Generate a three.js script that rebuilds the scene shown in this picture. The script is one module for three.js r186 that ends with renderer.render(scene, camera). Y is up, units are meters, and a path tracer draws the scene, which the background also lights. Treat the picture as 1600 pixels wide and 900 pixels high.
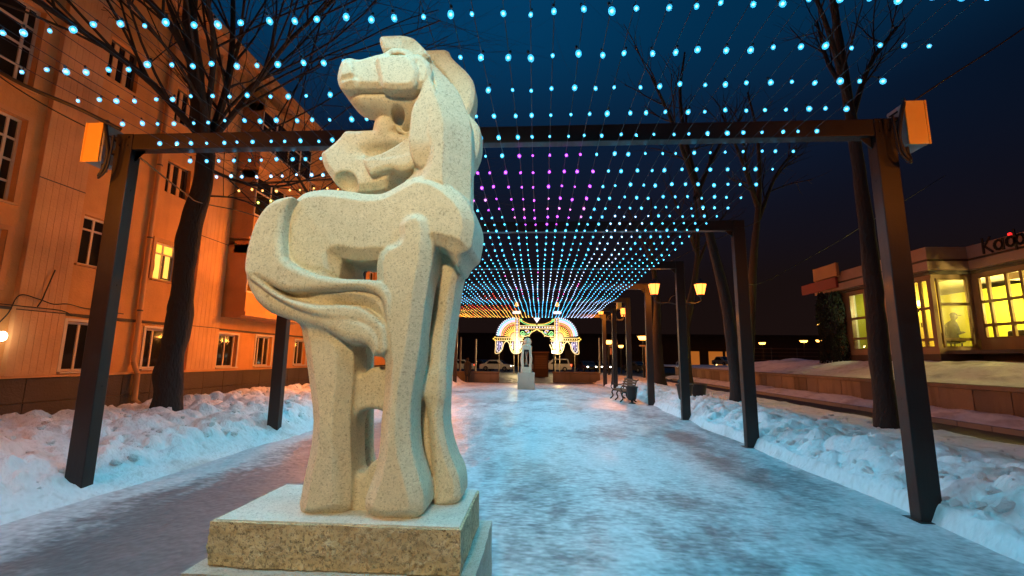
import * as THREE from 'three';
import { mergeGeometries } from 'three/addons/utils/BufferGeometryUtils.js';
import { RoundedBoxGeometry } from 'three/addons/geometries/RoundedBoxGeometry.js';

// ------------------------------------------------------------------ camera, sky, exposure
const scene = new THREE.Scene();
const camera = new THREE.PerspectiveCamera(64.66, 1024 / 576, 0.05, 2000);
camera.position.set(0, 1.7, 0);
camera.rotation.order = 'YXZ';
camera.rotation.set(0.154, 0.0629, 0.0111);
scene.add(camera);

const renderer = new THREE.WebGLRenderer({ antialias: true });
renderer.setSize(1024, 576);
renderer.toneMapping = THREE.LinearToneMapping;
renderer.toneMappingExposure = 1;
renderer.shadowMap.enabled = true;

{ // night sky over a lit town: brown-black at the horizon, deep blue higher up, thin uneven cloud
  const w = 256, h = 128, d = new Float32Array(w * h * 4);
  const stops = [[-90, 0.006, 0.004, 0.004], [0, 0.0105, 0.0050, 0.0042], [9, 0.0085, 0.0046, 0.0046], [17, 0.0055, 0.0060, 0.0130], [26, 0.0028, 0.0100, 0.0290], [36, 0.0008, 0.0300, 0.0830], [50, 0.0005, 0.0430, 0.1180], [90, 0.0005, 0.0480, 0.1300]];
  for (let y = 0; y < h; y++) {
    const el = (y + 0.5) / h * 180 - 90;
    let k = 0; while (k < stops.length - 2 && el > stops[k + 1][0]) k++;
    const a = stops[k], b = stops[k + 1], t = Math.min(1, Math.max(0, (el - a[0]) / (b[0] - a[0])));
    for (let x = 0; x < w; x++) {
      const az = x / w * Math.PI * 2, n = 0.74 + 0.47 * Math.cos(az - 0.95) + 0.1 * Math.sin(az * 3 + el * 0.11) + 0.07 * Math.sin(az * 7 - el * 0.23);
      const i = (y * w + x) * 4;
      for (let c = 0; c < 3; c++) d[i + c] = (a[c + 1] + (b[c + 1] - a[c + 1]) * t) * n;
      d[i + 3] = 1;
    }
  }
  const t = new THREE.DataTexture(d, w, h, THREE.RGBAFormat, THREE.FloatType);
  t.mapping = THREE.EquirectangularReflectionMapping; t.magFilter = THREE.LinearFilter; t.needsUpdate = true;
  scene.background = t; scene.environment = t;
}
const LIGHT = { lantern: 26, flood: 122, bulb: 16, bulbLamp: 5.0 };   // candela, but bulb = radiance of the bulbs' cores

// ------------------------------------------------------------------ noise and textures
let seed = 20240117;
const rnd = () => { seed = (seed * 1664525 + 1013904223) >>> 0; return seed / 4294967296; };
const rr = (a, b) => a + (b - a) * rnd();
const hash = (x, y, z = 0) => { let h = (Math.imul(x, 374761393) + Math.imul(y, 668265263) + Math.imul(z, 2147483647 ^ 0x5bd1e995)) | 0; h = Math.imul(h ^ (h >>> 13), 1274126177); return ((h ^ (h >>> 16)) >>> 0) / 4294967296; };
const sm = (t) => t * t * (3 - 2 * t);
function noise(x, y, px = 0, py = 0) {            // value noise; px, py = period when tiling
  let x0 = Math.floor(x), y0 = Math.floor(y); const u = sm(x - x0), v = sm(y - y0); let x1 = x0 + 1, y1 = y0 + 1;
  if (px) { x0 = ((x0 % px) + px) % px; x1 = ((x1 % px) + px) % px; }
  if (py) { y0 = ((y0 % py) + py) % py; y1 = ((y1 % py) + py) % py; }
  const a = hash(x0, y0), b = hash(x1, y0), c = hash(x0, y1), d = hash(x1, y1);
  return a + (b - a) * u + (c - a) * v + (a - b - c + d) * u * v;
}
const fbm = (x, y, o = 4, px = 0, py = 0) => { let s = 0, a = 0.5, f = 1; for (let i = 0; i < o; i++) { s += a * noise(x * f + i * 17.3 * (px ? 0 : 1), y * f + i * 9.1 * (py ? 0 : 1), px * f, py * f); a *= 0.5; f *= 2; } return s / (1 - Math.pow(0.5, o)); };
function noise3(x, y, z) {
  const x0 = Math.floor(x), y0 = Math.floor(y), z0 = Math.floor(z), u = sm(x - x0), v = sm(y - y0), w = sm(z - z0);
  const L = (a, b, t) => a + (b - a) * t, P = (i, j, k) => hash(x0 + i, y0 + j, z0 + k);
  return L(L(L(P(0, 0, 0), P(1, 0, 0), u), L(P(0, 1, 0), P(1, 1, 0), u), v), L(L(P(0, 0, 1), P(1, 0, 1), u), L(P(0, 1, 1), P(1, 1, 1), u), v), w);
}
const sstep = (a, b, x) => { const t = Math.min(1, Math.max(0, (x - a) / (b - a))); return t * t * (3 - 2 * t); };
const toS = (c) => Math.round(255 * Math.min(1, Math.max(0, c <= 0.0031308 ? c * 12.92 : 1.055 * Math.pow(c, 1 / 2.4) - 0.055)));
function tex(w, h, fn, color, wrap = true) {       // fn(u, v) -> [r,g,b] linear, or a number for data maps
  const d = new Uint8Array(w * h * 4);
  for (let y = 0; y < h; y++) for (let x = 0; x < w; x++) {
    const c = fn((x + 0.5) / w, (y + 0.5) / h), i = (y * w + x) * 4;
    if (color) { d[i] = toS(c[0]); d[i + 1] = toS(c[1]); d[i + 2] = toS(c[2]); } else d[i] = d[i + 1] = d[i + 2] = Math.round(255 * Math.min(1, Math.max(0, c)));
    d[i + 3] = 255;
  }
  const t = new THREE.DataTexture(d, w, h, THREE.RGBAFormat, THREE.UnsignedByteType);
  if (color) t.colorSpace = THREE.SRGBColorSpace;
  if (wrap) t.wrapS = t.wrapT = THREE.RepeatWrapping;
  t.magFilter = THREE.LinearFilter; t.needsUpdate = true; return t;
}
const rep = (t, m) => { t.repeat.set(1 / m, 1 / m); return t; };          // one tile = m metres
const RGB = (r, g, b) => new THREE.Color().setRGB(r, g, b);
const std = (o) => { const { c, ...r } = o; const m = new THREE.MeshStandardMaterial(r); if (c) m.color.setRGB(...c); return m; };
const phys = (o) => { const { c, ...r } = o; const m = new THREE.MeshPhysicalMaterial(r); if (c) m.color.setRGB(...c); return m; };
const glow = (r, g, b, base = [0.3, 0.3, 0.3]) => { const m = new THREE.MeshStandardMaterial({ roughness: 0.5 }); m.color.setRGB(...base); m.emissive.setRGB(r, g, b); return m; };

const grainBump = rep(tex(512, 512, (u, v) => fbm(u * 32, v * 32, 4, 32, 32), false), 1);
const fineBump = rep(tex(512, 512, (u, v) => fbm(u * 64, v * 64, 3, 64, 64), false), 0.5);
const plasterMap = (r, g, b, streak = 0.25) => rep(tex(512, 512, (u, v) => {
  const n = 0.62 + 0.4 * fbm(u * 6, v * 6, 5, 6, 6) + 0.34 * (fbm(u * 2, v * 2, 3, 2, 2) - 0.3) - streak * 0.5 * Math.max(0, fbm(u * 24, v * 2, 3, 24, 2) - 0.5) * 2 + 0.06 * (noise(u * 256, v * 256, 256, 256) - 0.5);
  return [r * n, g * n, b * n]; }, true), 4);

// ------------------------------------------------------------------ object helpers
const used = new Map();
function numbered(n) { const k = used.get(n) || 0; used.set(n, k + 1); return k ? `${n}_${String(k).padStart(3, '0')}` : n; }
function tag(o, label, category, group, kind) { if (label) o.userData.label = label; if (category) o.userData.category = category; if (group) o.userData.group = group; if (kind) o.userData.kind = kind; return o; }
function thing(name, label, category, pos = [0, 0, 0], turn = 0, group) {
  const o = new THREE.Group(); o.name = numbered(name); scene.add(o); o.position.set(...pos); o.rotation.y = turn; return tag(o, label, category, group);
}
function copyOf(src, label, pos, turn) {
  const o = src.clone(); o.name = numbered(src.name.replace(/_\d{3}$/, '')); scene.add(o); o.position.set(...pos); if (turn !== undefined) o.rotation.y = turn; o.userData = { ...src.userData, label }; return o;
}
function part(name, geo, mat, parent) {
  const m = new THREE.Mesh(Array.isArray(geo) ? join(geo) : geo, mat); m.name = name; m.castShadow = m.receiveShadow = true; (parent || scene).add(m); return m;
}
function solo(name, geo, mat, label, category, group, kind) { const m = part(numbered(name), geo, mat); return tag(m, label, category, group, kind); }
function ground(name, geo, mat, kind = 'structure') { const m = part(numbered(name), geo, mat); m.userData.kind = kind; return m; }
function bare(g) { let n = g.index ? g.toNonIndexed() : g; for (const k of Object.keys(n.attributes)) if (!['position', 'normal', 'uv', 'color'].includes(k)) n.deleteAttribute(k); if (!n.attributes.normal) n.computeVertexNormals(); return n; }
function metric(g) {                               // uv in metres from the dominant axis of the face normal
  g = bare(g); const p = g.attributes.position, n = p.count, uv = new Float32Array(n * 2);
  const a = new THREE.Vector3(), b = new THREE.Vector3(), c = new THREE.Vector3();
  for (let i = 0; i < n; i += 3) {
    a.fromBufferAttribute(p, i); b.fromBufferAttribute(p, i + 1).sub(a); c.fromBufferAttribute(p, i + 2).sub(a); b.cross(c);
    const X = Math.abs(b.x), Y = Math.abs(b.y), Z = Math.abs(b.z);
    for (let k = 0; k < 3; k++) { const x = p.getX(i + k), y = p.getY(i + k), z = p.getZ(i + k); const q = (i + k) * 2; if (X >= Y && X >= Z) { uv[q] = z; uv[q + 1] = y; } else if (Y >= Z) { uv[q] = x; uv[q + 1] = z; } else { uv[q] = x; uv[q + 1] = y; } }
  }
  g.setAttribute('uv', new THREE.BufferAttribute(uv, 2)); return g;
}
function join(list) { const l = list.map(bare); const hasC = l.every((g) => g.attributes.color); for (const g of l) { if (!g.attributes.uv) g.setAttribute('uv', new THREE.BufferAttribute(new Float32Array(g.attributes.position.count * 2), 2)); if (!hasC && g.attributes.color) g.deleteAttribute('color'); } return mergeGeometries(l); }
const bx = (x0, x1, y0, y1, z0, z1) => metric(new THREE.BoxGeometry(x1 - x0, y1 - y0, z1 - z0).translate((x0 + x1) / 2, (y0 + y1) / 2, (z0 + z1) / 2));
const rbx = (x0, x1, y0, y1, z0, z1, r = 0.02, s = 2) => metric(new RoundedBoxGeometry(x1 - x0, y1 - y0, z1 - z0, s, r).translate((x0 + x1) / 2, (y0 + y1) / 2, (z0 + z1) / 2));
const cyl = (r0, r1, h, n, x, y, z) => new THREE.CylinderGeometry(r0, r1, h, n).translate(x, y + h / 2, z);
const lathe = (pts, n, x = 0, y = 0, z = 0) => new THREE.LatheGeometry(pts.map((p) => new THREE.Vector2(p[0], p[1])), n).translate(x, y, z);
const tube = (pts, r, seg = 24, rs = 6) => new THREE.TubeGeometry(new THREE.CatmullRomCurve3(pts.map((p) => new THREE.Vector3(...p))), seg, r, rs);
function bar(a, b, w, h) {                          // rectangular bar between two points
  const A = new THREE.Vector3(...a), B = new THREE.Vector3(...b), L = A.distanceTo(B), g = new THREE.BoxGeometry(w, h, L);
  const o = new THREE.Object3D(); o.position.copy(A).add(B).multiplyScalar(0.5); o.lookAt(B); o.updateMatrix(); return g.applyMatrix4(o.matrix);
}
function rod(a, b, r0, r1 = r0, n = 8) {
  const A = new THREE.Vector3(...a), B = new THREE.Vector3(...b), d = B.clone().sub(A), g = new THREE.CylinderGeometry(r1, r0, d.length(), n);
  g.applyQuaternion(new THREE.Quaternion().setFromUnitVectors(new THREE.Vector3(0, 1, 0), d.clone().normalize())); return g.translate(...A.add(B).multiplyScalar(0.5).toArray());
}
function downLamp(x, y, z, color, candela) { const l = new THREE.SpotLight(color, candela, 0, 1.38, 0.8, 2); l.position.set(x, y, z); l.target.position.set(x, y - 1, z); l.castShadow = true; l.shadow.radius = 0.5; scene.add(l, l.target); }
function lamp(x, y, z, color, candela, radius = 3) { const l = new THREE.PointLight(color, candela, 0, 2); l.position.set(x, y, z); l.castShadow = true; l.shadow.radius = radius; return l; }
// ------------------------------------------------------------------ solid modelling on a grid (for the carved stone and for figures)
const smin = (a, b, k) => { const h = Math.max(k - Math.abs(a - b), 0) / k; return Math.min(a, b) - h * h * k * 0.25; };
const smax = (a, b, k) => -smin(-a, -b, k);
function curve(flat, sub = 4) {                     // closed Catmull-Rom through the points
  const n = flat.length / 2, out = [];
  const P = (i) => [flat[((i % n + n) % n) * 2], flat[((i % n + n) % n) * 2 + 1]];
  for (let i = 0; i < n; i++) {
    const a = P(i - 1), b = P(i), c = P(i + 1), d = P(i + 2);
    const l1 = Math.hypot(b[0] - a[0], b[1] - a[1]), l2 = Math.hypot(c[0] - b[0], c[1] - b[1]), l3 = Math.hypot(d[0] - c[0], d[1] - c[1]);
    for (let s = 0; s < sub; s++) {
      const t = s / sub, q = [0, 0];
      for (let k = 0; k < 2; k++) {
        const m1 = ((c[k] - b[k]) / l2 + ((b[k] - a[k]) / l1 - (c[k] - b[k]) / l2) * l2 / (l1 + l2)) * Math.min(l2, 1.3 * l1);
        const m2 = ((c[k] - b[k]) / l2 + ((d[k] - c[k]) / l3 - (c[k] - b[k]) / l2) * l2 / (l2 + l3)) * Math.min(l2, 1.3 * l3);
        q[k] = (2 * t * t * t - 3 * t * t + 1) * b[k] + (t * t * t - 2 * t * t + t) * m1 + (-2 * t * t * t + 3 * t * t) * c[k] + (t * t * t - t * t) * m2;
      }
      out.push(q);
    }
  }
  return out;
}
function polyDist(pts, x, y) {
  let d = 1e9, s = 1; const n = pts.length;
  for (let i = 0, j = n - 1; i < n; j = i++) {
    const ax = pts[j][0], ay = pts[j][1], bxx = pts[i][0], byy = pts[i][1];
    const ex = bxx - ax, ey = byy - ay, wx = x - ax, wy = y - ay;
    const t = Math.min(1, Math.max(0, (wx * ex + wy * ey) / (ex * ex + ey * ey + 1e-12))), qx = wx - ex * t, qy = wy - ey * t;
    d = Math.min(d, qx * qx + qy * qy);
    const c1 = y >= ay, c2 = y < byy, c3 = ex * wy > ey * wx;
    if ((c1 && c2 && c3) || (!c1 && !c2 && !c3)) s = -s;
  }
  return s * Math.sqrt(d);
}
class Grid {
  constructor(lo, hi, vox) {
    this.lo = lo; this.v = vox; this.n = lo.map((l, i) => Math.ceil((hi[i] - l) / vox) + 1);
    const [a, b, c] = this.n; this.f = new Float32Array(a * b * c).fill(0.25);
  }
  put(fn, box, k, op) {                             // fn(x,y,z,ix,iy); op add / cut
    const { lo, v, n, f } = this, r = box.map((q, i) => { const e = i % 3; return i < 3 ? Math.max(0, Math.floor((q - lo[e]) / v)) : Math.min(n[e] - 1, Math.ceil((q - lo[e]) / v)); });
    for (let iz = r[2]; iz <= r[5]; iz++) for (let iy = r[1]; iy <= r[4]; iy++) for (let ix = r[0]; ix <= r[3]; ix++) {
      const i = (iz * n[1] + iy) * n[0] + ix, d = fn(lo[0] + ix * v, lo[1] + iy * v, lo[2] + iz * v, ix, iy);
      f[i] = op === 'cut' ? smax(f[i], -d, k) : smin(f[i], d, k);
    }
  }
  layer(flat, zb, zf, r = 0.03, k = 0.03, op = 'add', front = null) {   // outline extruded from zb (back) to zf (front), edges rounded by r
    const pts = flat[0].length ? flat : curve(flat); let x0 = 1e9, x1 = -1e9, y0 = 1e9, y1 = -1e9;
    for (const p of pts) { x0 = Math.min(x0, p[0]); x1 = Math.max(x1, p[0]); y0 = Math.min(y0, p[1]); y1 = Math.max(y1, p[1]); }
    const m = 0.12, { lo, v, n } = this, cache = new Map();
    this.put((x, y, z, ix, iy) => {
      const key = iy * n[0] + ix; let e = cache.get(key);
      if (!e) { const d = polyDist(pts, x, y); e = [d, front ? front(x, y, d) : zf]; cache.set(key, e); }
      const h = (e[1] - zb) / 2, c = (e[1] + zb) / 2, a = e[0] + r, b = Math.abs(z - c) - h + r;
      if (r < 0) { const A = e[0], B2 = Math.abs(z - c) - h; return smax(smax(A, B2, 0.006), (A + B2 - r) * 0.7071, 0.008); }   // flat chamfer
      return Math.hypot(Math.max(a, 0), Math.max(b, 0)) + Math.min(Math.max(a, b), 0) - r;
    }, [x0 - m, y0 - m, zb - m, x1 + m, y1 + m, zf + m], k, op);
  }
  ball(c, rad, k, op) {                             // ellipsoid
    const m = 0.12, R = Math.min(...rad);
    this.put((x, y, z) => { const a = (x - c[0]) / rad[0], b = (y - c[1]) / rad[1], d = (z - c[2]) / rad[2]; const l = Math.hypot(a, b, d); return (l - 1) * R; }, [c[0] - rad[0] - m, c[1] - rad[1] - m, c[2] - rad[2] - m, c[0] + rad[0] + m, c[1] + rad[1] + m, c[2] + rad[2] + m], k, op);
  }
  bone(a, b, ra, rb, k, op) {                       // tapered capsule
    const m = 0.12 + Math.max(ra, rb), B = [0, 1, 2].map((i) => b[i] - a[i]), L = B[0] * B[0] + B[1] * B[1] + B[2] * B[2];
    this.put((x, y, z) => { const t = Math.min(1, Math.max(0, ((x - a[0]) * B[0] + (y - a[1]) * B[1] + (z - a[2]) * B[2]) / L)); return Math.hypot(x - a[0] - B[0] * t, y - a[1] - B[1] * t, z - a[2] - B[2] * t) - (ra + (rb - ra) * t); },
      [...[0, 1, 2].map((i) => Math.min(a[i], b[i]) - m), ...[0, 1, 2].map((i) => Math.max(a[i], b[i]) + m)], k, op);
  }
  mesh() {                                          // surface nets with gradient normals
    const { f, lo, v } = this, [nx, ny, nz] = this.n, id = new Int32Array(nx * ny * nz).fill(-1), pos = [], nor = [], idx = [];
    const at = (x, y, z) => f[(z * ny + y) * nx + x];
    for (let z = 0; z < nz - 1; z++) for (let y = 0; y < ny - 1; y++) for (let x = 0; x < nx - 1; x++) {
      let inside = 0, c = 0, sx = 0, sy = 0, sz = 0; const g = [];
      for (let k = 0; k < 8; k++) { const q = at(x + (k & 1), y + ((k >> 1) & 1), z + (k >> 2)); g.push(q); if (q < 0) inside++; }
      if (inside === 0 || inside === 8) continue;
      for (let a = 0; a < 8; a++) for (let bit = 1; bit < 8; bit <<= 1) if (!(a & bit)) { const b = a | bit; if ((g[a] < 0) !== (g[b] < 0)) { const t = g[a] / (g[a] - g[b]); sx += (a & 1) + (bit === 1 ? t : 0); sy += ((a >> 1) & 1) + (bit === 2 ? t : 0); sz += (a >> 2) + (bit === 4 ? t : 0); c++; } }
      id[(z * ny + y) * nx + x] = pos.length / 3;
      const u = sx / c, w = sy / c, t = sz / c; pos.push(lo[0] + (x + u) * v, lo[1] + (y + w) * v, lo[2] + (z + t) * v);
      const L = (a, b, q) => a + (b - a) * q;
      const gx = L(L(g[1] - g[0], g[3] - g[2], w), L(g[5] - g[4], g[7] - g[6], w), t), gy = L(L(g[2] - g[0], g[3] - g[1], u), L(g[6] - g[4], g[7] - g[5], u), t), gz = L(L(g[4] - g[0], g[5] - g[1], u), L(g[6] - g[2], g[7] - g[3], u), w);
      const l = Math.hypot(gx, gy, gz) || 1; nor.push(gx / l, gy / l, gz / l);
    }
    const quad = (a, b, c, d, flip) => { if (a < 0 || b < 0 || c < 0 || d < 0) return; if (flip) idx.push(a, c, b, a, d, c); else idx.push(a, b, c, a, c, d); };
    const I = (x, y, z) => id[(z * ny + y) * nx + x];
    for (let z = 1; z < nz - 1; z++) for (let y = 1; y < ny - 1; y++) for (let x = 1; x < nx - 1; x++) {
      const a = at(x, y, z) < 0;
      if (a !== at(x + 1, y, z) < 0) quad(I(x, y - 1, z - 1), I(x, y, z - 1), I(x, y, z), I(x, y - 1, z), !a);
      if (a !== at(x, y + 1, z) < 0) quad(I(x - 1, y, z - 1), I(x - 1, y, z), I(x, y, z), I(x, y, z - 1), !a);
      if (a !== at(x, y, z + 1) < 0) quad(I(x - 1, y - 1, z), I(x, y - 1, z), I(x, y, z), I(x - 1, y, z), !a);
    }
    const o = new THREE.BufferGeometry(); o.setAttribute('position', new THREE.BufferAttribute(new Float32Array(pos), 3)); o.setAttribute('normal', new THREE.BufferAttribute(new Float32Array(nor), 3)); o.setIndex(idx);
    const uv = new Float32Array(pos.length / 3 * 2); for (let i = 0; i < uv.length / 2; i++) { uv[i * 2] = pos[i * 3] + 0.8 * pos[i * 3 + 2]; uv[i * 2 + 1] = pos[i * 3 + 1] + 0.5 * pos[i * 3 + 2]; }
    o.setAttribute('uv', new THREE.BufferAttribute(uv, 2)); return o;
  }
}
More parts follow.
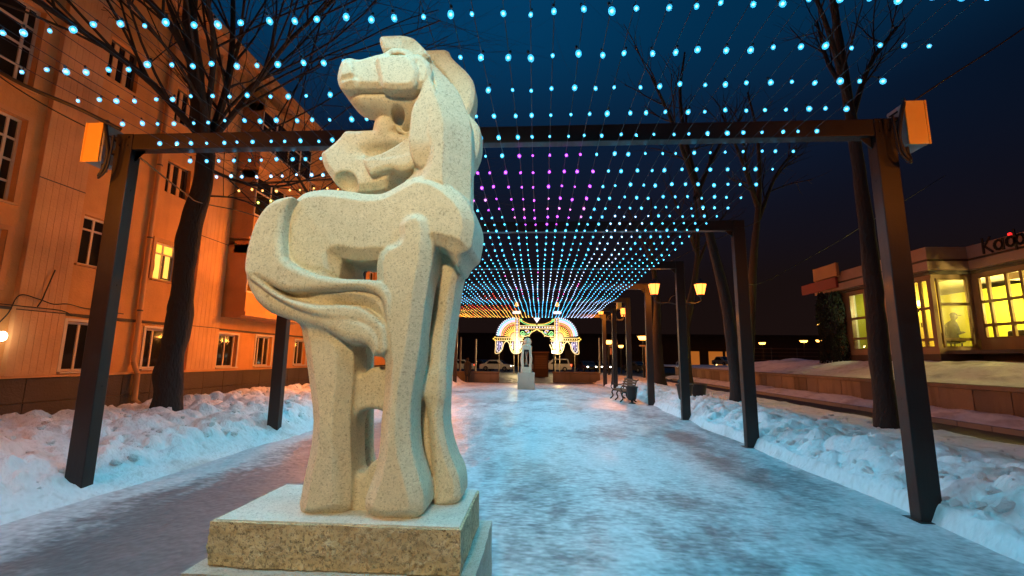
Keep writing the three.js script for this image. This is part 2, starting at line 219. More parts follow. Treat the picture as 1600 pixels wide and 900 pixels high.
// ------------------------------------------------------------------ the carved horse (outlines in metres, on its own planes)
const SP = {
  body: [-1.799, 2.513, -1.803, 2.629, -1.79, 2.731, -1.753, 2.812, -1.692, 2.863, -1.606, 2.882, -1.504, 2.887, -1.358, 2.87, -1.227, 2.851, -1.127, 2.853, -1.043, 2.891, -0.96, 2.942, -0.876, 2.977, -0.733, 2.953, -0.618, 2.879, -0.532, 2.798, -0.474, 2.704, -0.456, 2.64, -0.466, 2.52, -0.488, 2.436, -0.549, 2.422, -0.632, 2.444, -0.736, 2.465, -0.905, 2.368, -1.127, 2.366, -1.239, 2.358, -1.324, 2.369, -1.409, 2.376, -1.394, 2.257, -1.626, 2.243, -1.762, 2.342],
  chest: [-0.852, 2.848, -0.677, 2.907, -0.558, 2.853, -0.494, 2.754, -0.477, 2.687, -0.487, 2.561, -0.513, 2.444, -0.545, 2.364, -0.575, 2.319, -0.624, 2.379, -0.666, 2.459, -0.682, 2.532, -0.756, 2.637],
  hind: [-1.804, 2.518, -1.454, 2.571, -1.413, 2.459, -1.393, 2.374, -1.399, 2.261, -1.37, 2.094, -1.366, 1.915, -1.284, 1.789, -1.255, 1.603, -1.258, 1.404, -1.256, 1.254, -1.245, 1.092, -1.227, 0.947, -1.223, 0.833, -1.223, 0.741, -1.272, 0.707, -1.363, 0.68, -1.454, 0.667, -1.533, 0.685, -1.56, 0.738, -1.556, 0.809, -1.537, 0.954, -1.514, 1.115, -1.512, 1.264, -1.523, 1.354, -1.566, 1.552, -1.611, 1.755, -1.679, 2.01],
  fore: [-0.733, 2.583, -0.757, 2.654, -0.821, 2.697, -0.911, 2.691, -0.99, 2.599, -0.986, 2.508, -1.06, 2.466, -1.102, 2.41, -1.117, 2.348, -1.112, 2.224, -1.098, 2.103, -1.073, 1.945, -1.04, 1.79, -1.022, 1.637, -1.019, 1.457, -1.028, 1.295, -1.033, 1.106, -1.049, 0.992, -1.078, 0.892, -1.106, 0.801, -1.1, 0.753, -1.055, 0.715, -0.979, 0.694, -0.875, 0.693, -0.787, 0.707, -0.736, 0.736, -0.728, 0.777, -0.734, 0.86, -0.76, 0.943, -0.8, 1.055, -0.825, 1.154, -0.836, 1.284, -0.837, 1.416, -0.825, 1.549, -0.807, 1.67, -0.788, 1.854, -0.772, 2.04, -0.748, 2.251, -0.727, 2.429],
  farleg: [-0.857, 2.254, -0.828, 1.974, -0.807, 1.634, -0.823, 1.419, -0.802, 1.337, -0.776, 1.176, -0.749, 0.955, -0.732, 0.831, -0.722, 0.693, -0.547, 0.737, -0.544, 0.805, -0.565, 0.913, -0.614, 1.005, -0.657, 1.131, -0.678, 1.226, -0.683, 1.47, -0.673, 1.686, -0.652, 1.941, -0.632, 2.114, -0.617, 2.254, -0.592, 2.504, -0.837, 2.56],
  backwall: [-1.15, 2.526, -0.986, 2.581, -0.791, 2.524, -0.752, 1.464, -0.723, 0.672, -0.849, 0.665, -1.053, 0.675, -1.094, 1.459],
  bridge: [-0.924, 1.537, -0.811, 1.586, -0.714, 1.614, -0.707, 1.417, -0.785, 1.431, -0.829, 1.439, -0.87, 1.422, -0.915, 1.351],
  tail1: [-1.688, 2.779, -1.765, 2.774, -1.827, 2.752, -1.886, 2.698, -1.934, 2.613, -1.965, 2.501, -1.982, 2.39, -1.983, 2.28, -1.958, 2.225, -1.866, 2.205, -1.8, 2.171, -1.714, 2.131, -1.617, 2.12, -1.482, 2.129, -1.347, 2.136, -1.212, 2.142, -1.131, 2.129, -1.062, 2.09, -1.025, 2.027, -1.004, 1.917, -0.986, 1.962, -0.972, 2.053, -0.986, 2.119, -1.02, 2.172, -1.062, 2.201, -1.163, 2.212, -1.325, 2.216, -1.463, 2.235, -1.589, 2.273, -1.676, 2.32, -1.714, 2.355, -1.738, 2.43, -1.749, 2.542, -1.741, 2.654, -1.715, 2.732],
  tail1b: [-1.9, 2.234, -1.712, 2.104, -1.57, 2.063, -1.445, 2.044, -1.391, 2.05, -1.199, 2.037, -1.086, 1.969, -1.022, 1.903, -0.999, 1.98, -1.042, 2.14, -1.236, 2.193, -1.651, 2.193],
  tail2: [-1.969, 2.28, -1.945, 2.212, -1.89, 2.171, -1.823, 2.124, -1.721, 2.061, -1.593, 2.002, -1.441, 1.957, -1.306, 1.939, -1.198, 1.927, -1.117, 1.894, -1.063, 1.832, -1.048, 1.756, -1.028, 1.718, -0.992, 1.744, -1.005, 1.897, -1.019, 1.916, -1.068, 1.962, -1.178, 2.029, -1.367, 2.041, -1.42, 2.036, -1.543, 2.051, -1.683, 2.091, -1.799, 2.158, -1.876, 2.214, -1.934, 2.263],
  tail2b: [-2.017, 2.318, -2.006, 2.234, -1.982, 2.165, -1.919, 2.07, -1.828, 1.996, -1.727, 1.956, -1.613, 1.921, -1.46, 1.884, -1.347, 1.833, -1.264, 1.791, -1.196, 1.787, -1.128, 1.767, -1.084, 1.705, -1.025, 1.719, -1.041, 1.874, -1.222, 1.979, -1.499, 2.031, -1.785, 2.138],
  webA: [-1.436, 1.895, -1.142, 1.863, -1.136, 1.764, -1.219, 1.783, -1.292, 1.799, -1.429, 1.797],
  webB: [-1.406, 1.583, -1.278, 1.581, -1.208, 1.594, -1.17, 1.623, -1.027, 1.633, -1.012, 1.328, -1.146, 1.351, -1.236, 1.321, -1.27, 1.245, -1.275, 1.119, -1.266, 0.98, -1.236, 0.927, -1.181, 0.933, -1.126, 0.999, -0.998, 1.063, -0.978, 0.678, -1.188, 0.676, -1.343, 0.682],
  neck: [-0.993, 4.078, -0.967, 3.983, -0.92, 3.888, -0.905, 3.811, -0.89, 3.719, -0.91, 3.644, -0.958, 3.525, -0.969, 3.392, -0.975, 3.274, -0.944, 3.157, -0.954, 3.057, -1.019, 2.986, -0.999, 2.844, -0.749, 2.744, -0.514, 2.742, -0.509, 2.839, -0.512, 3.036, -0.512, 3.236, -0.525, 3.441, -0.562, 3.56, -0.642, 3.735, -0.745, 3.86, -0.838, 3.975, -0.899, 4.059, -0.958, 4.111],
  neckfacet: [-0.902, 3.839, -0.879, 3.763, -0.865, 3.674, -0.884, 3.6, -0.931, 3.484, -0.942, 3.353, -0.947, 3.239, -0.922, 3.11, -0.866, 3.056, -0.727, 3.107, -0.708, 3.291, -0.725, 3.479, -0.785, 3.686, -0.842, 3.792],
  head: [-1.514, 3.749, -1.51, 3.79, -1.504, 3.835, -1.489, 3.885, -1.462, 3.907, -1.427, 3.914, -1.354, 3.899, -1.284, 3.915, -1.221, 3.933, -1.144, 3.946, -0.974, 3.948, -0.875, 3.914, -0.8, 3.791, -0.823, 3.672, -0.891, 3.645, -1.128, 3.651, -1.269, 3.658, -1.41, 3.662, -1.481, 3.664, -1.5, 3.699],
  cheek: [-1.209, 3.859, -1.187, 3.886, -0.957, 3.887, -0.901, 3.805, -0.882, 3.73, -0.908, 3.643, -0.945, 3.618, -1.11, 3.622, -1.149, 3.635, -1.175, 3.709, -1.198, 3.799],
  muzzle: [-1.497, 3.821, -1.475, 3.866, -1.445, 3.885, -1.395, 3.883, -1.357, 3.84, -1.335, 3.764, -1.326, 3.689, -1.352, 3.654, -1.457, 3.654, -1.494, 3.701, -1.501, 3.736],
  jaw: [-1.496, 3.695, -1.282, 3.686, -0.9, 3.676, -0.854, 3.573, -0.921, 3.501, -0.946, 3.443, -1.072, 3.457, -1.144, 3.492, -1.216, 3.535, -1.288, 3.555, -1.374, 3.572, -1.441, 3.615],
  ear: [-1.228, 4.122, -1.133, 4.13, -1.032, 4.126, -0.973, 4.105, -0.898, 4.035, -0.837, 3.947, -0.878, 3.918, -0.995, 3.968, -1.169, 3.982, -1.195, 3.994],
  mane: [-1.076, 4.325, -0.918, 4.306, -0.788, 4.264, -0.755, 4.195, -0.724, 4.118, -0.661, 4.049, -0.582, 3.964, -0.537, 3.888, -0.523, 3.814, -0.532, 3.692, -0.56, 3.6, -0.536, 3.577, -0.48, 3.499, -0.472, 3.404, -0.481, 3.294, -0.518, 3.201, -0.558, 3.137, -0.62, 3.157, -0.647, 3.566, -0.732, 3.861, -0.925, 4.099, -1.056, 4.222],
  rider: [-1.705, 3.263, -1.656, 3.308, -1.606, 3.353, -1.565, 3.399, -1.528, 3.446, -1.443, 3.448, -1.306, 3.452, -1.193, 3.442, -1.031, 3.401, -0.959, 3.391, -0.945, 3.054, -1.061, 3.04, -1.168, 2.976, -1.277, 2.953, -1.435, 2.955, -1.561, 2.997, -1.618, 3.072, -1.662, 3.13, -1.693, 3.196],
  hat: [-1.32, 3.459, -1.317, 3.51, -1.307, 3.552, -1.284, 3.588, -1.242, 3.605, -1.224, 3.636, -1.138, 3.651, -1.009, 3.682, -0.969, 3.681, -0.956, 3.384, -1.037, 3.403, -1.103, 3.442, -1.192, 3.456],
  arm: [-1.326, 3.156, -1.193, 3.206, -1.081, 3.268, -0.993, 3.329, -0.938, 3.348, -0.928, 3.108, -0.987, 3.077, -1.032, 3.065, -1.094, 3.079, -1.185, 3.064, -1.261, 3.042, -1.303, 3.098],
  mouth: [-1.474, 3.696, -1.439, 3.71, -1.392, 3.723, -1.344, 3.732, -1.319, 3.715, -1.312, 3.678],
  brow: [-1.136, 3.905, -1.091, 3.93, -1.036, 3.933, -0.979, 3.909, -0.929, 3.865],
  hole1: [-1.04, 3.506],
  scoop: [-1.181, 3.26],
  notch: [-1.499, 3.021],
  hole2: [-1.106, 3.02],
  lump: [-1.207, 3.464],
  earhole: [-1.003, 4.007],
};
function speckle(g, r, gg, b, f = 60, amt = 0.3) {
  const p = g.attributes.position, c = new Float32Array(p.count * 3);
  for (let i = 0; i < p.count; i++) {
    const x = p.getX(i), y = p.getY(i), z = p.getZ(i);
    let n = 0.5 * noise3(x * f, y * f, z * f) + 0.3 * noise3(x * f * 2.3, y * f * 2.3, z * f * 2.3) + 0.2 * noise3(x * f / 3, y * f / 3, z * f / 3);
    let k = 1 + amt * (n - 0.5) * 1.6; const dark = noise3(x * f * 1.4 + 50, y * f * 1.4, z * f * 1.4); if (dark > 0.8) k *= 1 - (dark - 0.8) * 2.4 * amt * 3;
    k *= 0.93 + 0.14 * noise3(x * 2.1, y * 2.1, z * 2.1);
    c[i * 3] = r * k; c[i * 3 + 1] = gg * k; c[i * 3 + 2] = b * k * (0.97 + 0.06 * n);
  }
  g.setAttribute('color', new THREE.BufferAttribute(c, 3)); return g;
}
const stoneBump = rep(tex(512, 512, (u, v) => 0.6 * fbm(u * 90, v * 90, 2, 90, 90) + 0.4 * fbm(u * 24, v * 24, 2, 24, 24), false), 0.6);
const speckMap = rep(tex(1024, 1024, (u, v) => {
  const f = noise(u * 150, v * 150, 150, 150), g = noise(u * 260 + 7, v * 260, 260, 260), h = noise(u * 90, v * 90 + 3, 90, 90), w = fbm(u * 5, v * 5, 3, 5, 5);
  let k = 0.9 + 0.16 * (g - 0.5) + 0.1 * (w - 0.5); k *= 1 - 0.26 * sstep(0.68, 0.86, f) - 0.2 * sstep(0.74, 0.9, h) + 0.16 * sstep(0.72, 0.9, g);
  return [k, k * (0.99 + 0.02 * w), k * (0.97 + 0.04 * g)]; }, true), 1.1);
const stoneMat = std({ vertexColors: true, map: speckMap, roughness: 0.78, bumpMap: stoneBump, bumpScale: 0.0008 });
{
  const G = new Grid([-2.24, 0.66, -3.74], [-0.36, 4.16, -2.72], 0.0092);
  const A = (n, ...q) => G.layer(SP[n], ...q);
  // legs and what joins them
  A('farleg', -3.62, -3.24, -0.04, 0.02);
  A('backwall', -3.6, -3.33, 0.02, 0.04);
  A('bridge', -3.5, 0, 0.04, 0.08, 'add', (x, y) => -2.99 - 0.26 * sstep(-1.0, -0.78, x));
  A('hind', -3.38, -2.965, -0.085, 0.02);
  A('fore', -3.34, -2.93, -0.08, 0.03);
  A('webA', -3.4, -3.12, 0.04, 0.04);
  A('webB', -3.36, -3.1, 0.04, 0.05);
  G.bone([-1.36, 0.72, -3.5], [-1.42, 2.2, -3.5], 0.12, 0.1, 0.05);      // far hind leg
  G.ball([-1.36, 0.7, -3.5], [0.17, 0.25, 0.13], 0.08);
  // trunk, chest
  A('body', -3.58, -2.96, -0.075, 0.016);
  A('chest', -3.56, -3.0, 0.1, 0.06, 'add', (x, y, d) => -3.02 - 0.1 * sstep(2.45, 1.95, y));
  G.ball([-0.83, 2.06, -3.12], [0.12, 0.24, 0.2], 0.06, 'cut');
  A('fore', -3.3, -2.915, -0.075, 0.012);
  // tail in two swept strands
  A('tail1b', -3.15, -2.89, 0.05, 0.05, 'add', (x, y, d) => -2.97 + 0.04 * sstep(-0.02, -0.1, d));
  A('tail2b', -3.15, -2.88, 0.07, 0.05, 'add', (x, y, d) => -2.9);
  A('tail1', -3.16, 0, 0.045, 0.012, 'add', (x, y) => -2.86 - 0.035 * sstep(-1.6, -1.15, x));
  A('tail2', -3.16, 0, 0.035, 0.018, 'add', (x, y) => -2.86 - 0.045 * sstep(-1.6, -1.15, x));
  // rider: torso and round head leaning against the neck
  A('rider', -3.56, -3.2, -0.05, 0.01);
  A('hat', -3.54, -3.24, -0.04, 0.02);
  A('arm', -3.45, -3.12, 0.045, 0.02);
  G.ball([SP.lump[0], SP.lump[1], -3.26], [0.085, 0.1, 0.09], 0.03);
  G.ball([SP.scoop[0], SP.scoop[1], -3.1], [0.24, 0.085, 0.2], 0.04, 'cut');
  A('arm', -3.45, -3.13, -0.015, 0.006);
  G.bone([SP.hole1[0] + 0.02, SP.hole1[1], -3.0], [SP.hole1[0] - 0.02, SP.hole1[1] + 0.02, -3.8], 0.075, 0.05, 0.03, 'cut');
  G.ball([SP.notch[0] + 0.01, SP.notch[1] - 0.03, -3.17], [0.11, 0.11, 0.16], 0.02, 'cut');
  G.bone([SP.hole2[0], SP.hole2[1] - 0.03, -3.0], [SP.hole2[0] + 0.05, SP.hole2[1], -3.8], 0.075, 0.045, 0.03, 'cut');
  // mane, neck, head
  A('mane', -3.52, -3.3, -0.03, 0.015);
  A('neck', -3.5, -2.995, -0.18, 0.012);
  A('neckfacet', -3.3, 0, -0.012, 0.012, 'add', (x, y) => -3.0 - 0.09 * sstep(3.25, 2.9, y));
  A('jaw', -3.36, -3.06, 0.08, 0.02, 'add', (x, y, d) => -3.07 - 0.26 * sstep(3.63, 3.4, y));
  A('head', -3.38, -2.99, -0.035, 0.006);
  A('cheek', -3.2, -2.95, -0.03, 0.006);
  A('muzzle', -3.3, -2.965, -0.045, 0.012);
  A('ear', -3.4, -3.05, -0.03, 0.015);
  G.ball([SP.earhole[0] + 0.03, SP.earhole[1], -3.03], [0.085, 0.08, 0.05], 0.02, 'cut');
  const path = (p, z, r0, op, k) => { for (let i = 0; i + 3 < p.length; i += 2) G.bone([p[i], p[i + 1], z], [p[i + 2], p[i + 3], z], r0, r0, k, op); };
  path(SP.mouth, -2.965, 0.02, 'cut', 0.012);
  G.ball([-1.04, 3.89, -2.99], [0.08, 0.025, 0.03], 0.012, 'cut');       // eye under its brow

  path(SP.brow, -3.0, 0.02, 'add', 0.03);
  G.bone([SP.hole1[0], SP.hole1[1], -2.9], [SP.hole1[0] - 0.16, SP.hole1[1] + 0.1, -3.8], 0.05, 0.05, 0.02, 'cut');
  const geo = metric(speckle(G.mesh(), 0.68, 0.60, 0.43, 30, 0.14));

  const t = thing('horse_statue', 'pale granite statue of a horse looking back over its shoulder, on a granite block', 'statue');
  part('horse', geo, stoneMat, t);
  const roughMap = rep(tex(1024, 1024, (u, v) => {
    const f = fbm(u * 84, v * 84, 3, 84, 84), g = noise(u * 210, v * 210, 210, 210), w = fbm(u * 9, v * 9, 4, 9, 9), k = (0.96 - 0.42 * sstep(0.5, 0.72, f) * (0.4 + w) - 0.28 * sstep(0.66, 0.85, g)) * (0.7 + 0.55 * w);
    return [k, k * (0.95 + 0.05 * w), k * (0.86 + 0.14 * g)]; }, true), 1.3);
  const roughStone = std({ vertexColors: true, map: roughMap, roughness: 0.9, bumpMap: roughMap, bumpScale: 0.008 });
  const slabG = (x0, x1, y0, y1, z0, z1, seg, rough, col) => {            // rough-split front, smooth top
    const nx = Math.round((x1 - x0) / seg), ny = Math.round((y1 - y0) / seg), nz = Math.round((z1 - z0) / seg);
    const g = new THREE.BoxGeometry(x1 - x0, y1 - y0, z1 - z0, nx, ny, nz).translate((x0 + x1) / 2, (y0 + y1) / 2, (z0 + z1) / 2), p = g.attributes.position;
    for (let i = 0; i < p.count; i++) {
      const x = p.getX(i), y = p.getY(i), z = p.getZ(i), f = sstep(z1 - 0.03, z1, z);
      const e = Math.min(sstep(0, 0.03, y1 - y), 1);
      p.setXYZ(i, x + 0.012 * (noise3(x * 9, y * 9, z * 9) - 0.5) - (x < x0 + 0.02 ? 0.05 * (y - y1) * 0.6 : 0), y + (y > y1 - 0.01 ? 0.004 * (noise3(x * 6, 3, z * 6) - 0.5) : 0), z + f * rough * ((fbm(x * 7, y * 7, 3) - 0.5) + 0.5 * (noise(x * 62, y * 62) - 0.5)) * (0.35 + 0.65 * e));
    }
    g.computeVertexNormals(); speckle(g, ...col, 30, 0.3); return metricKeep(g);
  };
  const metricKeep = (g) => { const c = g.attributes.color; const u = new Float32Array(c.count * 2), p = g.attributes.position, n = g.attributes.normal; for (let i = 0; i < c.count; i++) { const X = Math.abs(n.getX(i)), Y = Math.abs(n.getY(i)); u[i * 2] = X > 0.7 ? p.getZ(i) : p.getX(i); u[i * 2 + 1] = Y > 0.7 ? p.getZ(i) : p.getY(i); } g.setAttribute('uv', new THREE.BufferAttribute(u, 2)); return g; };
  const pl = part('plinth', slabG(-2.0, -0.462, 0.452, 0.702, -3.645, -2.83, 0.0125, 0.03, [0.6, 0.5, 0.32]), roughStone, t);
  tag(pl, 'rough-split granite plinth under the horse');
  part('plinth_top', metric(speckle(new THREE.BoxGeometry(1.5, 0.012, 0.785, 60, 1, 30).translate(-1.228, 0.7035, -3.246), 0.66, 0.62, 0.54, 20, 0.16)), stoneMat, t);
  part('pedestal_block', slabG(-2.08, -0.372, -0.05, 0.446, -3.78, -2.74, 0.025, 0.03, [0.5, 0.45, 0.37]), stoneMat, t);
}
// ------------------------------------------------------------------ pergola: dark steel frames over the path
const XR = 4.104, XL = -5.553, PW = 0.242, PD = 0.158, HB = 4.456, HT = 4.685, Z0 = -5.493, DZ = 4.164;
const steel = std({ c: [0.022, 0.016, 0.014], roughness: 1, roughnessMap: rep(tex(256, 256, (u, v) => 0.26 + 0.3 * fbm(u * 5, v * 5, 4, 5, 5) + 0.12 * noise(u * 90, v * 6, 90, 6), false), 1.3), metalness: 0.25, bumpMap: grainBump, bumpScale: 0.0009 });
const cableMat = std({ c: [0.015, 0.015, 0.016], roughness: 0.5 });
const boxGrey = std({ c: [0.34, 0.34, 0.35], roughness: 0.5 });
const boxDoor = std({ c: [0.9, 0.52, 0.09], roughness: 0.5 });
function frameAt(k, label) {
  const z1 = Z0 - k * DZ, z0 = z1 - PD;
  const t = thing('pergola_frame', label, 'pergola frame', [0, 0, (z0 + z1) / 2], 0, 'dark steel frames of the light canopy');
  const h = PD / 2;
  part('post', rbx(XR, XR + PW, -0.3, HT, -h, h, 0.012), steel, t);
  part('post', rbx(XL - PW, XL, -0.3, HT, -h, h, 0.012), steel, t);
  part('beam', rbx(XL + 0.001, XR - 0.001, HB, HT - 0.004, -h + 0.004, h - 0.004, 0.012), steel, t);
  const br = []; for (const s of [1, -1]) { const x = s > 0 ? XR : XL; const g = new THREE.Shape(); g.moveTo(0, 0); g.lineTo(-0.14, 0); g.lineTo(0, -0.14); const e = new THREE.ExtrudeGeometry(g, { depth: 0.012, bevelEnabled: false }); if (s < 0) e.scale(-1, 1, 1); e.translate(x, HB - 0.001, -0.006); br.push(e); }
  part('corner_bracket', br[0], steel, t); part('corner_bracket', br[1], steel, t);
  if (k === 0 || k === 1) for (const s of [1, -1]) for (const [bx0, by0] of [[0.06, -0.05], [0.18, -0.05], [0.06, -0.17], [0.18, -0.17]]) part('bolt', new THREE.CylinderGeometry(0.013, 0.013, 0.014, 6).rotateX(Math.PI / 2).translate(s > 0 ? XR + bx0 : XL - bx0, HT + by0, h + 0.007), steel, t);
  for (const s of [1, -1]) part('base_plate', rbx(s > 0 ? XR - 0.05 : XL - PW - 0.05, s > 0 ? XR + PW + 0.05 : XL + 0.05, -0.02, 0.012, -h - 0.06, h + 0.06, 0.004, 1), steel, t);
  return t;
}
const nth = ['nearest', 'second', 'third', 'fourth', 'fifth', 'sixth', 'farthest'];
for (let k = 0; k < 7; k++) frameAt(k, k === 0 ? 'nearest dark steel canopy frame, the one carrying two orange-lit boxes' : k === 6 ? 'farthest dark steel canopy frame, in front of the glowing arch' : `${nth[k]} dark steel canopy frame counted from the camera`);
frameAt(-1, 'dark steel canopy frame overhead, at the near end of the bulb strings'); frameAt(-2, 'dark steel frame behind the camera, without bulbs');

function controlBox(side, k, y, label, plain) {
  const t = thing('control_box', label, 'control box', [side > 0 ? XR + PW + 0.17 : XL - PW - 0.19, y, Z0 - k * DZ + 0.02], 0, 'boxes on the canopy posts');
  part('body', rbx(-0.12, 0.12, -0.26, 0.28, -0.2, 0.08, 0.015), boxGrey, t);
  part('door', rbx(-0.125, 0.1, -0.27, 0.29, 0.083, 0.1, 0.008), boxDoor, t);
  part('door_edge', bx(side > 0 ? 0.103 : -0.15, side > 0 ? 0.125 : -0.128, -0.27, 0.29, 0.083, 0.1), boxDoor, t);
  const s = -side;
  for (const q of [-0.1, 0.1]) part('bracket', bx(s > 0 ? 0.121 : -0.2, s > 0 ? 0.2 : -0.121, q, q + 0.04, -0.12, -0.02), steel, t);
  part('cable_gland', cyl(0.025, 0.025, 0.07, 12, s * 0.07, -0.33, -0.02), cableMat, t); part('cable_gland', cyl(0.025, 0.025, 0.07, 12, s * 0.02, -0.33, -0.1), cableMat, t);
  if (!plain) {
    part('hose', tube([[s * 0.07, -0.33, -0.02], [s * 0.08, -0.42, 0.02], [s * 0.14, -0.46, 0.08], [s * 0.2, -0.38, 0.1], [s * 0.235, -0.2, 0.1], [s * 0.2, 0.05, 0.11], [s * 0.13, 0.25, 0.09], [s * 0.05, 0.36, 0]], 0.024, 40, 8), cableMat, t);
    part('hose', tube([[s * 0.02, -0.33, -0.1], [s * 0.05, -0.44, 0], [s * 0.15, -0.49, 0.09], [s * 0.24, -0.4, 0.1], [s * 0.27, -0.15, 0.1], [s * 0.28, 0.1, 0.1]], 0.014, 30, 6), cableMat, t);
  }
}
controlBox(1, 0, 4.55, 'orange-lit control box with looped hoses on the right-hand nearest post');
controlBox(-1, 0, 4.5, 'orange-lit control box with looped hoses on the left-hand nearest post');
controlBox(1, 5, 4.85, 'small pale box high on a far right-hand post', true);

// ------------------------------------------------------------------ strings of bulbs
{
  const NS = 40, NR = 55, Y = 4.40, ZA = -1.5875, SZ = 0.5225, NEAR = 20;
  const wire = std({ c: [0.03, 0.03, 0.035], roughness: 0.45 });
  const sock = std({ c: [0.02, 0.02, 0.02], roughness: 0.6 });
  const haloShell = (r, g, b) => { const m = glow(r, g, b, [0.5, 0.6, 0.6]); m.transparent = true; m.opacity = 0.3; return m; };
  const tint = { cyan: [0.07, 0.56, 1.0], ice: [0.42, 0.62, 1.0], magenta: [0.85, 0.05, 0.9], pink: [1.0, 0.12, 0.55], orange: [1.0, 0.26, 0.05], yellow: [1.0, 0.62, 0.1], red: [0.9, 0.06, 0.04] };
  const farMats = {}; for (const k in tint) { const c = tint[k], b = LIGHT.bulb * 0.32; farMats[k] = glow(c[0] * b, c[1] * b, c[2] * b); }
  const mats = {}; for (const k in tint) { const c = tint[k], b = LIGHT.bulb; mats[k] = [glow(c[0] * b, c[1] * b, c[2] * b), haloShell(c[0] * b * 0.02, c[1] * b * 0.09, c[2] * b * 0.1), sock]; }
  const CY = RGB(0.015, 0.66, 1);
  const colour = (x, z, i, j) => {
    const h = hash(i, j);
    if (z < -5.4 && z > -9.5 && x > -1.25 + Math.max(0, -7.3 - z) * 0.55 + Math.max(0, z + 6.6) * 0.9 && x < 0.86 - Math.max(0, -8.4 - z) * 0.75 - Math.max(0, z + 6.0) * 0.8) return z < -7 && h < 0.35 ? 'pink' : 'magenta';
    if (x < -1.9 && z < -6.0 && z > -6.5) return x > -3.2 ? 'magenta' : 'ice';
    if (x < -2.2 && z < -6.5 && z > -7.1) return x > -3.2 ? 'pink' : 'orange';
    if (x < -2.4 && z < -7.1 && z > -10) return h < 0.8 ? 'yellow' : 'orange';
    if (x > 1.3 && x < 2.1 && z < -8 && z > -13.5) return 'ice';
    if (z < -14 && z > -21 && x > -1.2 && x < 1.4) return h < 0.75 ? 'ice' : h < 0.83 ? 'pink' : 'cyan';
    if (z < -18.5 && z > -20.5 && x < 0.6 && x > -2.8) return h < 0.3 ? 'red' : 'ice';
    if (z < -22.5 && x < -0.4 - (z + 30) * 0.15) return z < -25.5 ? (h < 0.8 ? 'yellow' : 'orange') : (h < 0.5 ? 'red' : h < 0.85 ? 'orange' : 'yellow');
    if (z < -21 && x > 1.6) return 'ice';
    return 'cyan';
  };
  const core = new THREE.IcosahedronGeometry(0.0125, 1), cover = new THREE.IcosahedronGeometry(0.019, 1);
  const top = (g, h) => { g.computeVertexNormals(); return g; };
  // one bulb: glowing core, dark socket, translucent ball added to paint its glare halo
  const haloBall = new THREE.SphereGeometry(0.0225, 12, 9).scale(1, 1.2, 1);
  const socket = cyl(0.008, 0.011, 0.02, 8, 0, 0.038, 0);
  const coreG = new THREE.SphereGeometry(0.0105, 10, 8);
  const bulbG = mergeGeometries([bare(coreG), bare(haloBall), bare(socket)], true);
  const farG = { core: bare(new THREE.IcosahedronGeometry(0.016, 1).translate(0, -0.004, 0)) };
  const ones = ['', 'first', 'second', 'third', 'fourth', 'fifth', 'sixth', 'seventh', 'eighth', 'ninth', 'tenth', 'eleventh', 'twelfth', 'thirteenth', 'fourteenth', 'fifteenth', 'sixteenth', 'seventeenth', 'eighteenth', 'nineteenth'];
  const ord = (n) => n < 20 ? ones[n] : n === 20 ? 'twentieth' : n < 30 ? 'twenty-' + ones[n - 20] : n === 30 ? 'thirtieth' : n < 40 ? 'thirty-' + ones[n - 30] : 'fortieth';
  for (let i = 0; i < NS; i++) {
    const x = 3.268 - 0.2098 * i;
    const t = thing('light_string', `${ord(i + 1)} lengthwise string of small bulbs under the canopy, counted from the right-hand posts`, 'light string', [x, Y, 0], 0, 'strings of coloured bulbs forming the light canopy');
    const sway = (z) => 0.02 * Math.sin(z * 0.55 + i * 2.1) * (0.4 + hash(i, 40)), drop = (z) => -(0.02 + 0.05 * hash(i, 41)) * Math.sin(((z - Z0) / DZ) * Math.PI) ** 2;
    part('cable', tube(Array.from({ length: 2 * NR + 1 }, (_, q) => { const z = ZA + 0.3 - SZ * 0.5 * q; return [sway(z), 0.052 + drop(z), z]; }), 0.0035, 2 * NR, 4), wire, t);
    const far = {};
    for (let j = 0; j < NR; j++) {
      const z = ZA - SZ * j + (z0(i) * 0.02), c = colour(x, z, i, j), y = drop(z) + 0.008 * (hash(i, j, 3) - 0.5);
      if (j < NEAR) {
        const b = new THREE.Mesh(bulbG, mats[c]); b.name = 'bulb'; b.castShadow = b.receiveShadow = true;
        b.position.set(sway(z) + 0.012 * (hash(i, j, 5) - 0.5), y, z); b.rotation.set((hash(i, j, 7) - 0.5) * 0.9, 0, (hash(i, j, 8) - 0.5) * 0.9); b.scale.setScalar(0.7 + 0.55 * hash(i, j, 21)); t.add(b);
        const dense = x < -0.2 && x > -2.6 && z > -4.4;
        if (c === 'cyan' && (dense ? i % 2 === 0 && j % 2 === 0 : i % 4 === 2 && j % 5 === 2)) { downLamp(x, Y + y - 0.016, z, CY, LIGHT.bulbLamp * (dense ? 0.2 : 1)); }
      } else {
        (far[c] = far[c] || []).push(farG.core.clone().translate(sway(z), y, z));
        if (i % 8 === 2 && j % 6 === 2) { downLamp(x, Y - 0.06, z, CY, LIGHT.bulbLamp * 2.2); }
      }
    }
    for (const c in far) part('bulb', far[c], farMats[c], t).userData.kind = 'stuff';
  }
  function z0(i) { return hash(i, 99) - 0.5; }
}
